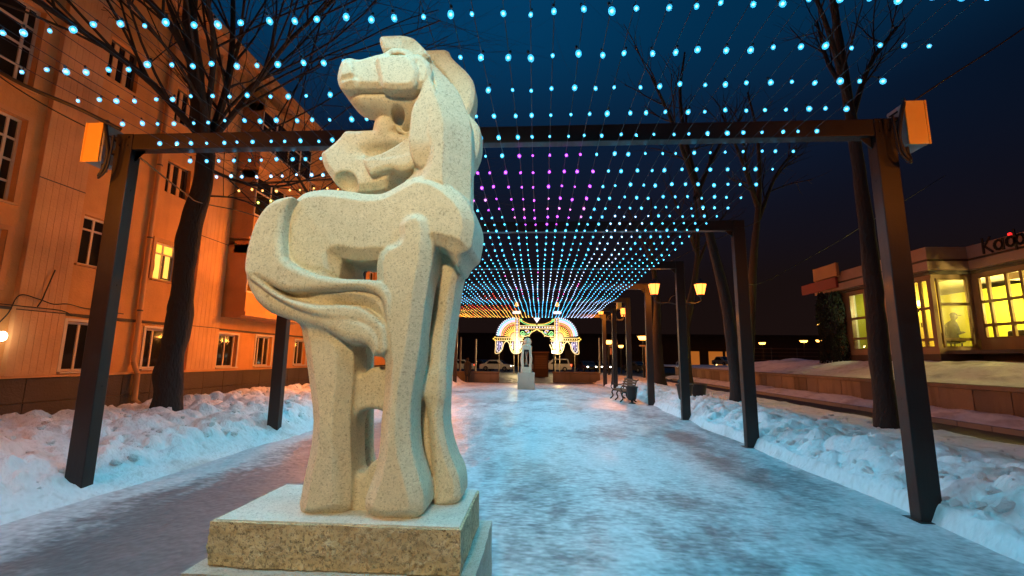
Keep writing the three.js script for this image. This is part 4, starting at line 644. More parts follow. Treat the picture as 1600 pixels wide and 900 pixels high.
{ // park bench with cast-iron ends, facing the path
  const t = thing('park_bench', 'slatted park bench with scrolled cast-iron ends on the right edge of the path', 'bench', [3.5, 0.0, -20.0], -Math.PI / 2 + 0.08);
  const wood = std({ map: rep(tex(256, 256, (u, v) => { const n = 0.7 + 0.5 * fbm(u * 40, v * 3, 3, 40, 3); return [0.13 * n, 0.065 * n, 0.028 * n]; }, true), 0.6), roughness: 0.9 });
  for (const x of [-0.85, 0, 0.85]) {               // z forward = towards the path
    part('leg', [tube([[x, 0.42, 0.2], [x, 0.3, 0.26], [x, 0.15, 0.22], [x, 0.02, 0.34]], 0.03, 16, 8), tube([[x, 0.42, -0.2], [x, 0.28, -0.14], [x, 0.12, -0.2], [x, 0.02, -0.32]], 0.03, 16, 8), tube([[x, 0.41, 0.24], [x, 0.37, 0], [x, 0.41, -0.22], [x, 0.62, -0.27], [x, 0.86, -0.36], [x, 0.9, -0.44]], 0.026, 20, 8)], iron, t);
    if (x) part('armrest', tube([[x, 0.42, 0.24], [x, 0.55, 0.3], [x, 0.64, 0.22], [x, 0.62, 0.05], [x, 0.64, -0.15], [x, 0.66, -0.27]], 0.022, 20, 8), iron, t);
  }
  for (let k = 0; k < 5; k++) part('seat_slat', rbx(-0.98, 0.98, 0.43 - (k === 0 ? 0.02 : 0), 0.46 - (k === 0 ? 0.02 : 0), 0.19 - k * 0.1 - 0.04, 0.19 - k * 0.1 + 0.042, 0.01, 1), wood, t);
  for (let k = 0; k < 4; k++) part('back_slat', rbx(-0.98, 0.98, -0.04, 0.042, -0.012, 0.014, 0.01, 1).rotateX(-0.32).translate(0, 0.56 + k * 0.1, -0.225 - k * 0.036), wood, t);
}
function bin(label, x, z, y, s) {
  const t = thing('litter_bin', label, 'litter bin', [x, y, z], 0.3); t.scale.setScalar(s);
  part('bucket', lathe([[0.001, 0.17], [0.17, 0.17], [0.2, 0.25], [0.27, 0.72], [0.3, 0.73], [0.3, 0.77], [0.26, 0.77], [0.2, 0.3], [0.001, 0.28]], 14), iron, t);
  part('foot', lathe([[0.001, -0.1], [0.16, -0.1], [0.17, 0.03], [0.06, 0.06], [0.06, 0.17], [0.001, 0.17]], 12), iron, t);
}
bin('black urn-shaped litter bin against the near end of the bench', 3.62, -18.7, 0, 0.86);
bin('black litter bin standing in the snow at the foot of the nearer right-hand street lamp', 4.95, -16.3, 0.12, 1.0);
bin('black litter bin in the snow just right of the nearer right-hand street lamp', 5.62, -16.9, 0.12, 1.0);
// the small monument down the path
{
  const t = thing('stone_monument', 'small pale stone figure with a ball head and a corded slot, on a square pedestal', 'monument', [-0.79, 0, -26.3]);
  const stone = speckle; const pm = std({ map: plasterMap(0.5, 0.43, 0.32, 0.2), roughness: 0.8 });
  part('pedestal', rbx(-0.47, 0.47, -0.1, 0.93, -0.47, 0.47, 0.015), pm, t);
  const G = new Grid([-0.5, 0.85, -0.36], [0.5, 3.05, 0.36], 0.02);
  G.layer([-0.31, 0.94, 0.31, 0.94, 0.29, 1.25, 0.335, 1.7, 0.3, 2.1, 0.31, 2.44, 0.15, 2.46, -0.25, 2.46, -0.27, 2.1, -0.33, 1.7, -0.29, 1.25], -0.24, 0.24, 0.08, 0.02);
  G.ball([0.06, 2.66, 0], [0.23, 0.23, 0.21], 0.04);
  G.layer([-0.1, 1.25, 0.12, 1.25, 0.12, 2.2, -0.1, 2.2], -0.4, 0.4, 0.01, 0.02, 'cut');
  part('figure', metric(speckle(G.mesh(), 0.74, 0.65, 0.47, 30, 0.15)), stoneMat, t);
  part('cord', [rod([-0.05, 1.3, 0], [0.07, 2.15, 0], 0.035, 0.035, 8), rod([0.07, 1.3, 0.01], [-0.05, 2.15, 0.01], 0.035, 0.035, 8), lathe([[0.08, -0.42], [0.035, -0.1], [0.035, 0.1], [0.08, 0.42]], 10, 0.01, 1.72, 0.005)], pm, t);
  part('clamp', [bx(-0.13, 0.15, 1.25, 1.36, -0.2, 0.25), bx(-0.13, 0.15, 2.1, 2.21, -0.2, 0.25)], iron, t);
}
// ------------------------------------------------------------------ bare winter trees
const barkMat = std({ c: [0.026, 0.02, 0.017], roughness: 0.95, bumpMap: rep(tex(256, 512, (u, v) => fbm(u * 26, v * 9, 4, 26, 9), false), 1), bumpScale: 0.03 });
function limbGeo(pts, r0, r1, rs = 9, knob = 0, seg = 0) {
  const c = new THREE.CatmullRomCurve3(pts.map((p) => p.isVector3 ? p : new THREE.Vector3(...p))), L = c.getLength(), n = seg || Math.max(4, Math.ceil(L / (knob ? 0.09 : 0.35)));
  const fr = c.computeFrenetFrames(n), pos = [], uv = [], idx = [];
  for (let i = 0; i <= n; i++) {
    const t = i / n, p = c.getPointAt(t), r = r0 + (r1 - r0) * Math.pow(t, 0.85);
    for (let k = 0; k <= rs; k++) {
      const a = k / rs * Math.PI * 2, ka = (k % rs); let q = r;
      if (knob) { const x = Math.cos(a) * 1.4 + 3, z = Math.sin(a) * 1.4; q *= 1 + knob * (noise3(x + p.x, p.y * 2.2, z + p.z) - 0.5) + knob * 1.6 * Math.max(0, noise3(x * 1.2 + 9, p.y * 1.7 + 3, z * 1.2) - 0.66) + 0.35 * Math.exp(-i / n * L * 2.6) * (0.7 + 0.6 * noise3(x, 0, z)); }
      const N = fr.normals[i], Bn = fr.binormals[i]; pos.push(p.x + (N.x * Math.cos(a) + Bn.x * Math.sin(a)) * q, p.y + (N.y * Math.cos(a) + Bn.y * Math.sin(a)) * q, p.z + (N.z * Math.cos(a) + Bn.z * Math.sin(a)) * q); uv.push(k / rs * Math.PI * 2 * r0, t * L);
    }
  }
  for (let i = 0; i < n; i++) for (let k = 0; k < rs; k++) { const a = i * (rs + 1) + k, b = a + rs + 1; idx.push(a, b, a + 1, b, b + 1, a + 1); }
  const g = new THREE.BufferGeometry(); g.setAttribute('position', new THREE.Float32BufferAttribute(pos, 3)); g.setAttribute('uv', new THREE.Float32BufferAttribute(uv, 2)); g.setIndex(idx); g.computeVertexNormals(); return g;
}
const V = (a) => new THREE.Vector3(...a);
function grow(start, dir, len, r, level, max, out, bend = 0.5) {        // one branch and what grows from it
  const pts = [start.clone()], d = dir.clone().normalize(); const n = 4; let p = start.clone();
  for (let i = 0; i < n; i++) { d.add(new THREE.Vector3(rr(-1, 1), rr(-0.5, 0.7), rr(-1, 1)).multiplyScalar(bend * 0.45)).normalize(); p = p.clone().addScaledVector(d, len / n); pts.push(p); }
  (out[level] = out[level] || []).push(limbGeo(pts, r, r * 0.45, level === 0 ? 8 : level === 1 ? 6 : 4, 0, level > 1 ? 4 : 6));
  if (level >= max) return;
  const kids = level === 0 ? 7 : level === 1 ? 6 : 5;
  const c = new THREE.CatmullRomCurve3(pts);
  for (let k = 0; k < kids; k++) { const t = 0.2 + 0.8 * (k + rnd()) / kids, q = c.getPoint(Math.min(1, t)), e = c.getTangent(Math.min(1, t)); e.add(new THREE.Vector3(rr(-1, 1), rr(-0.45, 0.75), rr(-1, 1)).multiplyScalar(0.95)).normalize(); grow(q, e, len * rr(0.4, 0.62), r * (1 - 0.55 * t) * 0.55, level + 1, max, out, bend); }
}
function tree(name, label, trunkPts, r0, r1, limbs, knob, levels) {
  const base = trunkPts[0], t = thing(name, label, 'tree', base, 0, 'bare winter trees along the path'), rel = (p) => [p[0] - base[0], p[1] - base[1], p[2] - base[2]];
  part('trunk', limbGeo(trunkPts.map(rel), r0, r1, 14, knob), barkMat, t);
  const twigs = [];
  for (const L of limbs) {
    const out = []; const pts = L.p.map(rel).map(V);
    part('limb', limbGeo(pts, L.r, L.r * 0.4, 9, 0), barkMat, t);
    const c = new THREE.CatmullRomCurve3(pts), n = L.n || 8;
    for (let k = 0; k < n; k++) { const u = 0.15 + 0.85 * (k + rnd()) / n, q = c.getPoint(Math.min(1, u)), e = c.getTangent(Math.min(1, u)).add(new THREE.Vector3(rr(-1, 1), rr(-0.4, 0.8), rr(-1, 1))).normalize(); grow(q, e, (L.len || 1.6) * rr(0.7, 1.3), L.r * 0.42 * (1 - 0.5 * u), 1, levels, out); }
    for (const o of out) if (o) twigs.push(...o);
  }
  if (twigs.length) part('twigs', twigs, barkMat, t).userData.kind = 'stuff';
  return t;
}
tree('linden_tree', 'dark knobbly-trunked bare tree standing in front of the house on the left', [[-8.5, -0.1, -10.2], [-8.55, 0.7, -10.2], [-8.6, 1.62, -10.25], [-8.56, 2.98, -10.3], [-8.6, 4.08, -10.3], [-8.55, 5.04, -10.3], [-8.36, 5.87, -10.3], [-8.4, 6.6, -10.3], [-8.55, 7.5, -10.2], [-8.85, 8.8, -10.2], [-9.2, 10.4, -10.2], [-9.4, 13, -10.3]], 0.3, 0.13, [
  { p: [[-8.4, 6.7, -10.3], [-8.35, 7.4, -10.4], [-8.28, 8.8, -10.6], [-8.3, 10.3, -10.6], [-8.5, 12.6, -10.5]], r: 0.112, len: 6.2, n: 13 },
  { p: [[-8.35, 6.9, -10.2], [-8.0, 7.9, -9.4], [-8.3, 9.1, -8.4], [-9.3, 9.7, -7.6], [-10.2, 10.2, -6.4]], r: 0.098, len: 6.0, n: 14 },
  { p: [[-8.5, 7.1, -10.2], [-9.1, 8.0, -9.2], [-9.6, 8.4, -8.0], [-9.9, 8.5, -6.6], [-9.8, 8.4, -5.0]], r: 0.090, len: 5.9, n: 15 },
  { p: [[-8.3, 6.3, -10.3], [-7.6, 6.1, -10.8], [-6.8, 6.2, -11.2], [-6.0, 6.7, -11.6]], r: 0.045, len: 5.3, n: 13 },
  { p: [[-8.4, 6.9, -10.3], [-7.3, 8.0, -10.0], [-6.0, 9.0, -9.4], [-4.6, 9.6, -8.8]], r: 0.083, len: 5.9, n: 14 },
  { p: [[-8.45, 7.2, -10.4], [-8.0, 7.9, -11.8], [-7.3, 8.6, -13.2], [-6.4, 9.2, -14.6]], r: 0.068, len: 5.8, n: 12 },
  { p: [[-8.4, 7.4, -10.2], [-7.5, 8.9, -9.0], [-6.9, 9.8, -7.4], [-6.4, 10.2, -5.6]], r: 0.075, len: 5.9, n: 14 },
  { p: [[-8.36, 5.6, -10.3], [-7.9, 5.75, -10.9], [-7.2, 5.5, -11.8], [-6.6, 5.55, -12.6]], r: 0.026, len: 5.2, n: 12 },
], 0.32, 3);
tree('linden_tree', 'second bare tree beyond the lamp, hidden by the horse statue', [[-8.3, 0.2, -19], [-8.2, 3, -19], [-8.3, 6, -19], [-8.0, 9, -19]], 0.26, 0.1, [
  { p: [[-8.2, 5.5, -19], [-7, 7.3, -18], [-5.6, 8.4, -17.4]], r: 0.1, len: 1.8 }, { p: [[-8.3, 6, -19], [-9.2, 7.8, -17.4], [-9.6, 9, -16]], r: 0.1, len: 1.8 }, { p: [[-8.2, 6, -19], [-8, 8, -20.6], [-7, 9.4, -21.6]], r: 0.09, len: 1.6 }], 0.25, 2);
const up = (x, z, x2, h) => [[x, -0.05, z], [x + (x2 - x) * 0.1, 0.9, z], [x + (x2 - x) * 0.3, 2.4, z], [x + (x2 - x) * 0.6, 4.6, z], [x2, h, z]];
const crown = (x, y, z, s) => [
  { p: [[x, y, z], [x - 0.9 * s, y + 1.9 * s, z + 0.7], [x - 1.8 * s, y + 3.6 * s, z + 1.2]], r: 0.1 * s, len: 1.6 * s }, { p: [[x, y - 0.5, z], [x + 1.1 * s, y + 1.6 * s, z - 0.4], [x + 2.2 * s, y + 3.0 * s, z - 0.6]], r: 0.1 * s, len: 1.6 * s }, { p: [[x, y + 0.3, z], [x + 0.1, y + 2 * s, z - 0.8], [x + 0.3, y + 4 * s, z - 1.4]], r: 0.09 * s, len: 1.6 * s }];
tree('bare_tree', 'thick pale-based bare trunk just behind the right-hand nearest post', [[8.37, -0.1, -11.9], [8.37, 0.8, -11.9], [8.37, 1.8, -11.9], [8.42, 4.4, -11.9], [8.36, 7.0, -11.9], [8.25, 10, -11.9], [8.1, 12.5, -11.8], [8.2, 14.5, -11.9]], 0.25, 0.05, crown(8.3, 8.6, -11.9, 0.9), 0.22, 2);
tree('bare_tree', 'leaning bare trunk left of the second right-hand post', [[6.28, 0, -15.3], [6.3, 1.0, -15.3], [6.25, 1.9, -15.3], [6.07, 3.65, -15.2], [5.7, 5.5, -15.1], [5.3, 7.4, -15.0], [5.0, 9, -15], [4.9, 11, -15.1], [5.1, 12.5, -15]], 0.24, 0.03, crown(5.2, 7.6, -15, 0.9), 0.2, 2);
tree('bare_tree', 'slender bare trunk just right of the second right-hand post', [[7.55, 0, -17.5], [7.6, 1, -17.5], [7.83, 3.2, -17.5], [8.13, 5.7, -17.5], [8.5, 8.2, -17.5], [8.6, 10.5, -17.5], [8.4, 12.5, -17.6]], 0.24, 0.03, crown(8.4, 7.6, -17.5, 0.9), 0.2, 2);
tree('bare_tree', 'bare trunk behind the nearer right-hand street lamp', [[7.75, 0, -25], [7.8, 3.2, -25], [8.5, 6.6, -25], [8.7, 9, -25], [8.6, 12, -25]], 0.3, 0.03, crown(8.6, 7.4, -25, 0.9), 0.2, 2);
tree('bare_tree', 'dark bare trunk between the fourth and third right-hand posts', [[7.2, 0, -28.5], [7.15, 3.3, -28.5], [7.23, 5.3, -28.5], [7.0, 9, -28.5], [7.1, 12, -28.5]], 0.36, 0.03, crown(7, 7.6, -28.5, 0.9), 0.2, 2);
// ------------------------------------------------------------------ retaining wall and cafe on its terrace
{
  const t = thing('retaining_wall', 'low concrete retaining wall of upright panels below the snowy terrace', 'wall', [13.2, 0, 0]);
  const tones = [0, 1, 2, 3].map((i) => std({ map: plasterMap([0.24, 0.2, 0.27, 0.17][i], [0.19, 0.155, 0.21, 0.13][i], [0.155, 0.125, 0.17, 0.105][i], 0.7), roughness: 0.9, bumpMap: grainBump, bumpScale: 0.012 }));
  let z = 6, i = 0; while (z > -46) { const w = [1.15, 1.2, 0.62, 1.1, 0.9][i % 5]; part('panel', rbx(-0.06 + 0.02 * hash(i, 3), 0.2, -0.2, 0.93, z - w + 0.022, z, 0.012, 1), tones[Math.floor(hash(i, 8) * 4)], t); z -= w; i++; }
  part('coping', rbx(-0.12, 0.3, 0.935, 1.06, -46, 6, 0.02, 2), tones[0], t);
}
{
  const t = thing('cafe', 'single-storey glazed cafe pavilion with a broad fascia and lit yellowish windows', 'cafe building', [0, 0, 0]);
  const wallM = std({ map: plasterMap(0.34, 0.22, 0.15, 0.2), roughness: 0.85 }), fas = std({ map: plasterMap(0.38, 0.24, 0.19, 0.15), roughness: 0.7 }), pl = std({ map: plasterMap(0.10, 0.08, 0.07, 0.3), roughness: 0.9 }), fr = std({ c: [0.20, 0.12, 0.06], roughness: 0.5 });
  const pane = phys({ c: [0.96, 0.97, 0.92], transmission: 1, thickness: 0, roughness: 0.02, ior: 1.5 }), frosted = phys({ c: [0.93, 0.92, 0.72], transmission: 0.96, thickness: 0, roughness: 0.36, ior: 1.45 });
  const XA = 17.3, XC = 19.0, ZB = -21.0, ZE = -27.5, XE = 31, ZN = -8, Y0 = 1.75, YF = 2.38, YT = 5.42, YS = 5.62, YC = 6.78;
  part('plinth', [bx(XA - 0.06, XE, 0.9, Y0 + 0.35, ZE, ZB + 0.06), bx(XC - 0.02, XE, 0.9, Y0 + 0.35, ZB + 0.061, ZN)], pl, t);
  part('sill_band', [bx(XA - 0.1, XA + 0.2, Y0 + 0.352, YF, ZE, ZB + 0.1), bx(XA + 0.201, XC + 0.2, Y0 + 0.352, YF, ZB - 0.2, ZB + 0.1), bx(XC - 0.06, XC + 0.2, Y0 + 0.352, YF + 0.38, ZB + 0.101, ZN)], wallM, t);
  part('floor', bx(XA + 0.21, XE, Y0 + 0.352, Y0 + 0.5, ZE, ZN), pl, t);
  part('roof', [bx(XA - 0.02, XE, YS + 0.01, YS + 0.3, ZE, ZB - 0.05), bx(XC + 0.02, XE, YS + 0.01, YS + 0.3, ZB - 0.049, ZN)], std({ c: [0.6, 0.56, 0.5], roughness: 0.9 }), t);
  // fascia: upper band, shadow groove, lower lip
  const band = (y0, y1, o) => [bx(XA - o, XA - o + 0.16, y0, y1, ZE - 1.4, ZB + o), bx(XA - o + 0.161, XC - o + 0.001, y0, y1, ZB + o - 0.16, ZB + o), bx(XC - o + 0.002, XC - o + 0.16, y0, y1, ZB + o - 0.159, ZN)];
  part('fascia', band(YS + 0.62, YC, 0.32), fas, t); part('fascia_lip', band(YS + 0.12, YS + 0.5, 0.4), fas, t); part('fascia_groove', band(YS + 0.501, YS + 0.619, 0.25), pl, t); part('soffit', [bx(XA - 0.239, XC + 0.3, YS - 0.02, YS + 0.1, ZE - 1.4, ZB + 0.239), bx(XC - 0.239, XC + 0.31, YS - 0.021, YS + 0.099, ZB + 0.24, ZN)], pl, t);
  part('header', [bx(XA - 0.02, XA + 0.12, YT, YS - 0.021, ZE, ZB + 0.02), bx(XA + 0.121, XC + 0.1, YT, YS - 0.022, ZB - 0.12, ZB + 0.02), bx(XC - 0.02, XC + 0.101, YT, YS - 0.0215, ZB + 0.021, ZN)], wallM, t);
  // bay A: door and side light (its face looks towards the path)
  const paneX = (x, y0, y1, z0, z1, m = pane) => { const w = part('window', [bx(x - 0.04, x + 0.06, y0, y1, z0, z0 + 0.06), bx(x - 0.04, x + 0.06, y0, y1, z1 - 0.06, z1), bx(x - 0.039, x + 0.059, y0, y0 + 0.06, z0 + 0.061, z1 - 0.061), bx(x - 0.039, x + 0.059, y1 - 0.06, y1, z0 + 0.061, z1 - 0.061)], fr, t); part('pane', new THREE.PlaneGeometry(z1 - z0 - 0.12, y1 - y0 - 0.12).rotateY(-Math.PI / 2).translate(x, (y0 + y1) / 2, (z0 + z1) / 2), m, w); return w; };
  const paneZ = (z, y0, y1, x0, x1, m = pane) => { const w = part('window', [bx(x0, x0 + 0.07, y0, y1, z - 0.06, z + 0.04), bx(x1 - 0.07, x1, y0, y1, z - 0.06, z + 0.04), bx(x0 + 0.071, x1 - 0.071, y0, y0 + 0.06, z - 0.059, z + 0.039), bx(x0 + 0.071, x1 - 0.071, y1 - 0.06, y1, z - 0.059, z + 0.039)], fr, t); part('pane', new THREE.PlaneGeometry(x1 - x0 - 0.14, y1 - y0 - 0.12).translate((x0 + x1) / 2, (y0 + y1) / 2, z), m, w); return w; };
  paneX(XA, YF, YF + 0.36, -21.62, -21.15, frosted); paneX(XA, YF + 0.361, YF + 1.75, -21.62, -21.15, frosted); paneX(XA, YF + 1.751, YT - 0.001, -21.62, -21.15, frosted);
  paneX(XA, YF, YF + 0.36, -22.4, -21.621, frosted); const door = paneX(XA, YF + 0.361, YF + 1.75, -22.4, -21.621, frosted); door.name = 'door'; part('handle', bx(XA - 0.08, XA - 0.041, 3.3, 3.5, -21.72, -21.69), iron, door); paneX(XA, YF + 1.751, YT - 0.001, -22.4, -21.621, frosted);
  part('closer', bx(XA - 0.09, XA - 0.045, YF + 1.62, YF + 1.72, -22.1, -21.75), pl, t);
  part('pier', [bx(XA - 0.05, XA + 0.12, YF, YT, -21.149, ZB + 0.02), bx(XA - 0.05, XA + 0.2, YF, YT, -25.2, -22.401), bx(XC - 0.22, XC + 0.1, YF, YT, ZB - 0.12, ZB + 0.021), bx(XC - 0.05, XC + 0.1, YF + 0.38, YT, ZB + 0.022, ZB + 0.3)], wallM, t);
  paneX(XA, YF, YF + 0.6, -26.4, -25.21); paneX(XA, YF + 0.601, YF + 1.7, -26.4, -25.21); paneX(XA, YF + 1.701, YT - 0.001, -26.4, -25.21);
  part('end_wall', bx(XA - 0.05, XA + 0.2, YF, YT, ZE, -26.401), wallM, t);
  // bay B: frosted window facing the camera
  paneZ(ZB, YF, YF + 0.36, XA + 0.2, XC - 0.23, frosted); paneZ(ZB, YF + 0.361, YF + 1.9, XA + 0.2, XC - 0.23, frosted); paneZ(ZB, YF + 1.901, YT - 0.001, XA + 0.2, XC - 0.23, frosted);
  // bay C: big window band
  let zc = ZB + 0.3; for (const w of [0.42, 0.78, 0.6, 0.9, 0.8, 0.9, 0.9, 0.9, 0.9, 0.9]) { paneX(XC, YF + 0.38, YF + 0.95, zc, zc + w); paneX(XC, YF + 0.951, YF + 1.95, zc, zc + w); paneX(XC, YF + 1.951, YT - 0.001, zc, zc + w); zc += w; if (zc > ZN - 1) break; }
  part('end_wall', bx(XC - 0.04, XC + 0.15, YF + 0.38, YT, zc, ZN), wallM, t);
  // interior
  const inY = std({ c: [0.66, 0.52, 0.08], roughness: 0.9 }), inP = std({ c: [0.7, 0.64, 0.5], roughness: 0.9 }), green = std({ c: [0.66, 0.66, 0.06], roughness: 0.8 });
  part('inner_wall', [bx(XA + 0.3, XE, Y0 + 0.51, YS, ZE, ZE + 0.2), bx(XE - 0.2, XE, Y0 + 0.51, YS, ZE + 0.21, ZN), bx(XC - 0.6, XE - 0.21, Y0 + 0.51, YS, ZN - 0.2, ZN)], inP, t);
  part('partition', [bx(XA + 0.9, XA + 1.0, Y0 + 0.51, YS - 0.03, ZE + 0.21, ZB - 2.2), bx(XC + 2.6, XC + 2.75, Y0 + 0.51, YS - 0.3, ZE + 0.3, ZN - 0.3)], green, t);
  part('inner_screen', bx(XA + 0.25, XC - 0.05, Y0 + 0.51, YS - 0.03, ZB - 1.9, ZB - 1.8), inY, t);
  part('ceiling_beam', [0, 1, 2].map((k) => bx(XC + 0.5, XE - 0.3, YS - 0.45, YS - 0.1, ZB + 1 + k * 2.4, ZB + 1.5 + k * 2.4)), inP, t);
  for (let k = 0; k < 4; k++) part('sofa', rbx(XC + 0.5, XC + 1.1, Y0 + 0.51, Y0 + 1.35, ZB + 0.6 + k * 1.5, ZB + 1.7 + k * 1.5, 0.12, 3), iron, t);
  const bulbM = glow(14, 9.5, 3, [0.6, 0.6, 0.5]);
  for (const [x, y, z, c, q] of [[XA + 0.6, 4.5, ZB - 1.55, RGB(1, 0.74, 0.24), 8], [XC + 1.5, 4.4, ZB - 1.4, RGB(1, 0.80, 0.24), 20], [XC + 1.3, 4.2, ZB + 1.0, RGB(1, 0.80, 0.24), 24], [XC + 1.6, 4.5, ZB + 3.6, RGB(1, 0.80, 0.22), 38], [XC + 1.4, 4.5, ZB + 6.4, RGB(1, 0.80, 0.22), 38], [XA + 0.6, 4.6, -25.4, RGB(0.9, 1, 0.55), 9]]) { part('ceiling_lamp', new THREE.SphereGeometry(0.13, 16, 12).translate(x, y, z), bulbM, t); part('lamp_cord', rod([x, y + 0.13, z], [x, YS, z], 0.01, 0.01, 5), iron, t); scene.add(lamp(x, y, z, c, q, 5)); }
  part('light_strip', [bx(XC + 1.2, XC + 1.35, YS - 0.3, YS - 0.26, ZB + 0.2, ZN - 1), bx(XC + 2.3, XC + 2.45, YS - 0.5, YS - 0.46, ZB + 0.2, ZN - 1)], glow(3, 2.4, 1.2), t);
  part('roof_unit', [rbx(XC + 0.6, XC + 1.8, YC, YC + 0.42, ZB + 3.4, ZB + 4.4, 0.05), bx(XC + 0.3, XC + 0.6, YC - 0.2, YC + 0.16, ZB + 1.0, ZB + 1.3)], wallM, t);
  part('red_lamp', new THREE.SphereGeometry(0.07, 12, 8).translate(XC - 0.2, YC + 0.07, ZB + 2.1), glow(2.2, 0.03, 0.03), t);
  // lettering on the fascia
  const strokes = (segs, h, d, m, nm, at) => { const g = segs.map(([a, b, w]) => { const q = new THREE.Vector2(b[0] - a[0], b[1] - a[1]), L = q.length(); return new THREE.BoxGeometry(L + (w || 0.11) * 0.8, w || 0.11, d).rotateZ(q.angle()).translate((a[0] + b[0]) / 2, (a[1] + b[1]) / 2, 0); }); const o = part(nm, g, m, t); o.rotation.y = -Math.PI / 2; o.position.set(...at); o.scale.set(h, h, 1); return o; };
  const ring = (cx, cy, rx, ry, a0 = 0, a1 = 6.2832, n = 12) => Array.from({ length: n }, (_, i) => { const p = a0 + (a1 - a0) * i / n, q = a0 + (a1 - a0) * (i + 1) / n; return [[cx + Math.cos(p) * rx, cy + Math.sin(p) * ry], [cx + Math.cos(q) * rx, cy + Math.sin(q) * ry], 0.13]; });
  const ink = std({ c: [0.02, 0.016, 0.014], roughness: 0.5 });
  strokes([[[0, 0], [0, 1]], [[0.05, 0.45], [0.55, 1]], [[0.05, 0.5], [0.58, 0]]], 0.62, 0.05, ink, 'letter', [XC - 0.345, YS + 0.68, ZB + 1.1]);
  strokes([...ring(0.3, 0.34, 0.27, 0.3), [[0.6, 0], [0.6, 0.68]]], 0.62, 0.05, ink, 'letter', [XC - 0.345, YS + 0.68, ZB + 1.56]);
  strokes([...ring(0.28, 0.36, 0.26, 0.3), ...ring(0.86, 0.36, 0.26, 0.3), [[0.57, -0.25], [0.57, 1.05]]], 0.62, 0.05, ink, 'letter', [XC - 0.345, YS + 0.68, ZB + 2.06]);
  strokes([...ring(0.3, 0.34, 0.27, 0.3, 0.2, 5.6), [[0.05, 0.36], [0.55, 0.36]]], 0.62, 0.05, ink, 'letter', [XC - 0.345, YS + 0.68, ZB + 2.86]);
  const lb = thing('shop_sign', 'narrow reddish sign board at the far end of the cafe, with a square panel above', 'sign', [XA - 0.5, 0, -28.4]);
  part('board', rbx(-0.05, 0.1, 5.9, 6.5, -1.6, 1.8, 0.02), std({ c: [0.30, 0.05, 0.035], roughness: 0.6 }), lb);
  part('panel', rbx(-0.08, 0.1, 6.55, 7.3, -0.2, 2.0, 0.02), std({ c: [0.55, 0.26, 0.1], roughness: 0.6 }), lb);
  for (const z of [-0.4, 1.2]) part('bracket', bx(0.101, 0.4, 6.1, 6.2, z, z + 0.08), iron, lb);
}
{ // guest seen as a blurred shape behind the frosted window
  const G = new Grid([-0.42, -0.02, -0.42], [0.42, 1.3, 0.42], 0.02);
  G.bone([0, 0.1, 0], [0.02, 0.55, 0.02], 0.2, 0.2, 0.06); G.bone([0.02, 0.55, 0.02], [0.06, 0.66, 0.03], 0.21, 0.14, 0.06); G.bone([0.06, 0.66, 0.03], [0.1, 0.82, 0.04], 0.07, 0.065, 0.04); G.ball([0.13, 0.95, 0.04], [0.105, 0.135, 0.1], 0.03);
  for (const s of [-1, 1]) { G.bone([0.04, 0.6, s * 0.2], [0.1, 0.34, s * 0.24], 0.07, 0.055, 0.04); G.bone([0.1, 0.34, s * 0.24], [0.3, 0.36, s * 0.12], 0.055, 0.042, 0.03); G.bone([0.3, 0.36, s * 0.12], [0.38, 0.37, s * 0.08], 0.042, 0.03, 0.02); G.bone([0, 0.1, s * 0.1], [0.3, 0.08, s * 0.12], 0.09, 0.075, 0.03); }
  G.ball([0.235, 0.93, 0.04], [0.03, 0.03, 0.025], 0.015);
  const m = std({ c: [0.05, 0.045, 0.04], roughness: 0.9 });
  const p = thing('person', 'dark blurred figure in a peaked cap sitting behind the frosted cafe window', 'person', [18.2, 2.62, -21.42], -0.1);
  part('body', G.mesh(), m, p); part('cap', [new THREE.SphereGeometry(0.115, 16, 10, 0, 6.3, 0, 1.5).translate(0.125, 0.99, 0.04), new THREE.CylinderGeometry(0.09, 0.09, 0.015, 16).scale(1.4, 1, 1).translate(0.25, 1.0, 0.04)], m, p);
  p.scale.setScalar(1.2);
  const c = thing('cafe_chair', 'plain dark chair under the seated figure in the cafe', 'chair', [18.18, 2.25, -21.42]);
  part('seat', rbx(-0.22, 0.3, 0.32, 0.37, -0.22, 0.22, 0.01), m, c); part('backrest', rbx(-0.27, -0.225, 0.36, 0.8, -0.2, 0.2, 0.01), m, c); for (const x of [-0.2, 0.26]) for (const z of [-0.18, 0.18]) part('leg', bx(x - 0.02, x + 0.02, 0.01, 0.319, z - 0.02, z + 0.02), m, c);
}
{ // clipped dark conifer at the corner of the cafe, railing on the terrace
  const t = thing('conifer', 'dark column-shaped evergreen left of the cafe', 'evergreen', [16.7, 1.5, -27.2]);
  part('trunk', cyl(0.09, 0.12, 0.8, 8, 0, 0, 0), barkMat, t);
  const l = []; for (let k = 0; k < 2600; k++) { const y = rr(0.1, 4.2), a = rr(0, 6.283), r = (0.66 + 0.12 * noise(y * 2, a * 2)) * (1 - 0.25 * Math.max(0, (y - 3.2))) * Math.sqrt(rr(0.5, 1)); const g = new THREE.ConeGeometry(0.035, 0.2, 4); g.rotateX(rr(-0.7, 0.7)).rotateZ(rr(-0.7, 0.7)).translate(Math.cos(a) * r, y, Math.sin(a) * r); l.push(g); }
  part('foliage', l, std({ c: [0.012, 0.016, 0.01], roughness: 0.9 }), t).userData.kind = 'stuff';
  const f = thing('railing', 'low dark horizontal-rail fence across the far snowy terrace', 'fence', [0, 1.0, -46]);
  for (let x = 20; x < 31; x += 2.4) part('post', bx(x - 0.05, x + 0.05, 0, 2.1, -0.05, 0.05), iron, f);
  for (const y of [0.5, 0.85, 1.2, 1.55, 1.9]) part('rail', bx(19.8, 30, y, y + 0.06, 0.051, 0.09), std({ c: [0.12, 0.08, 0.06], roughness: 0.7 }), f);
}
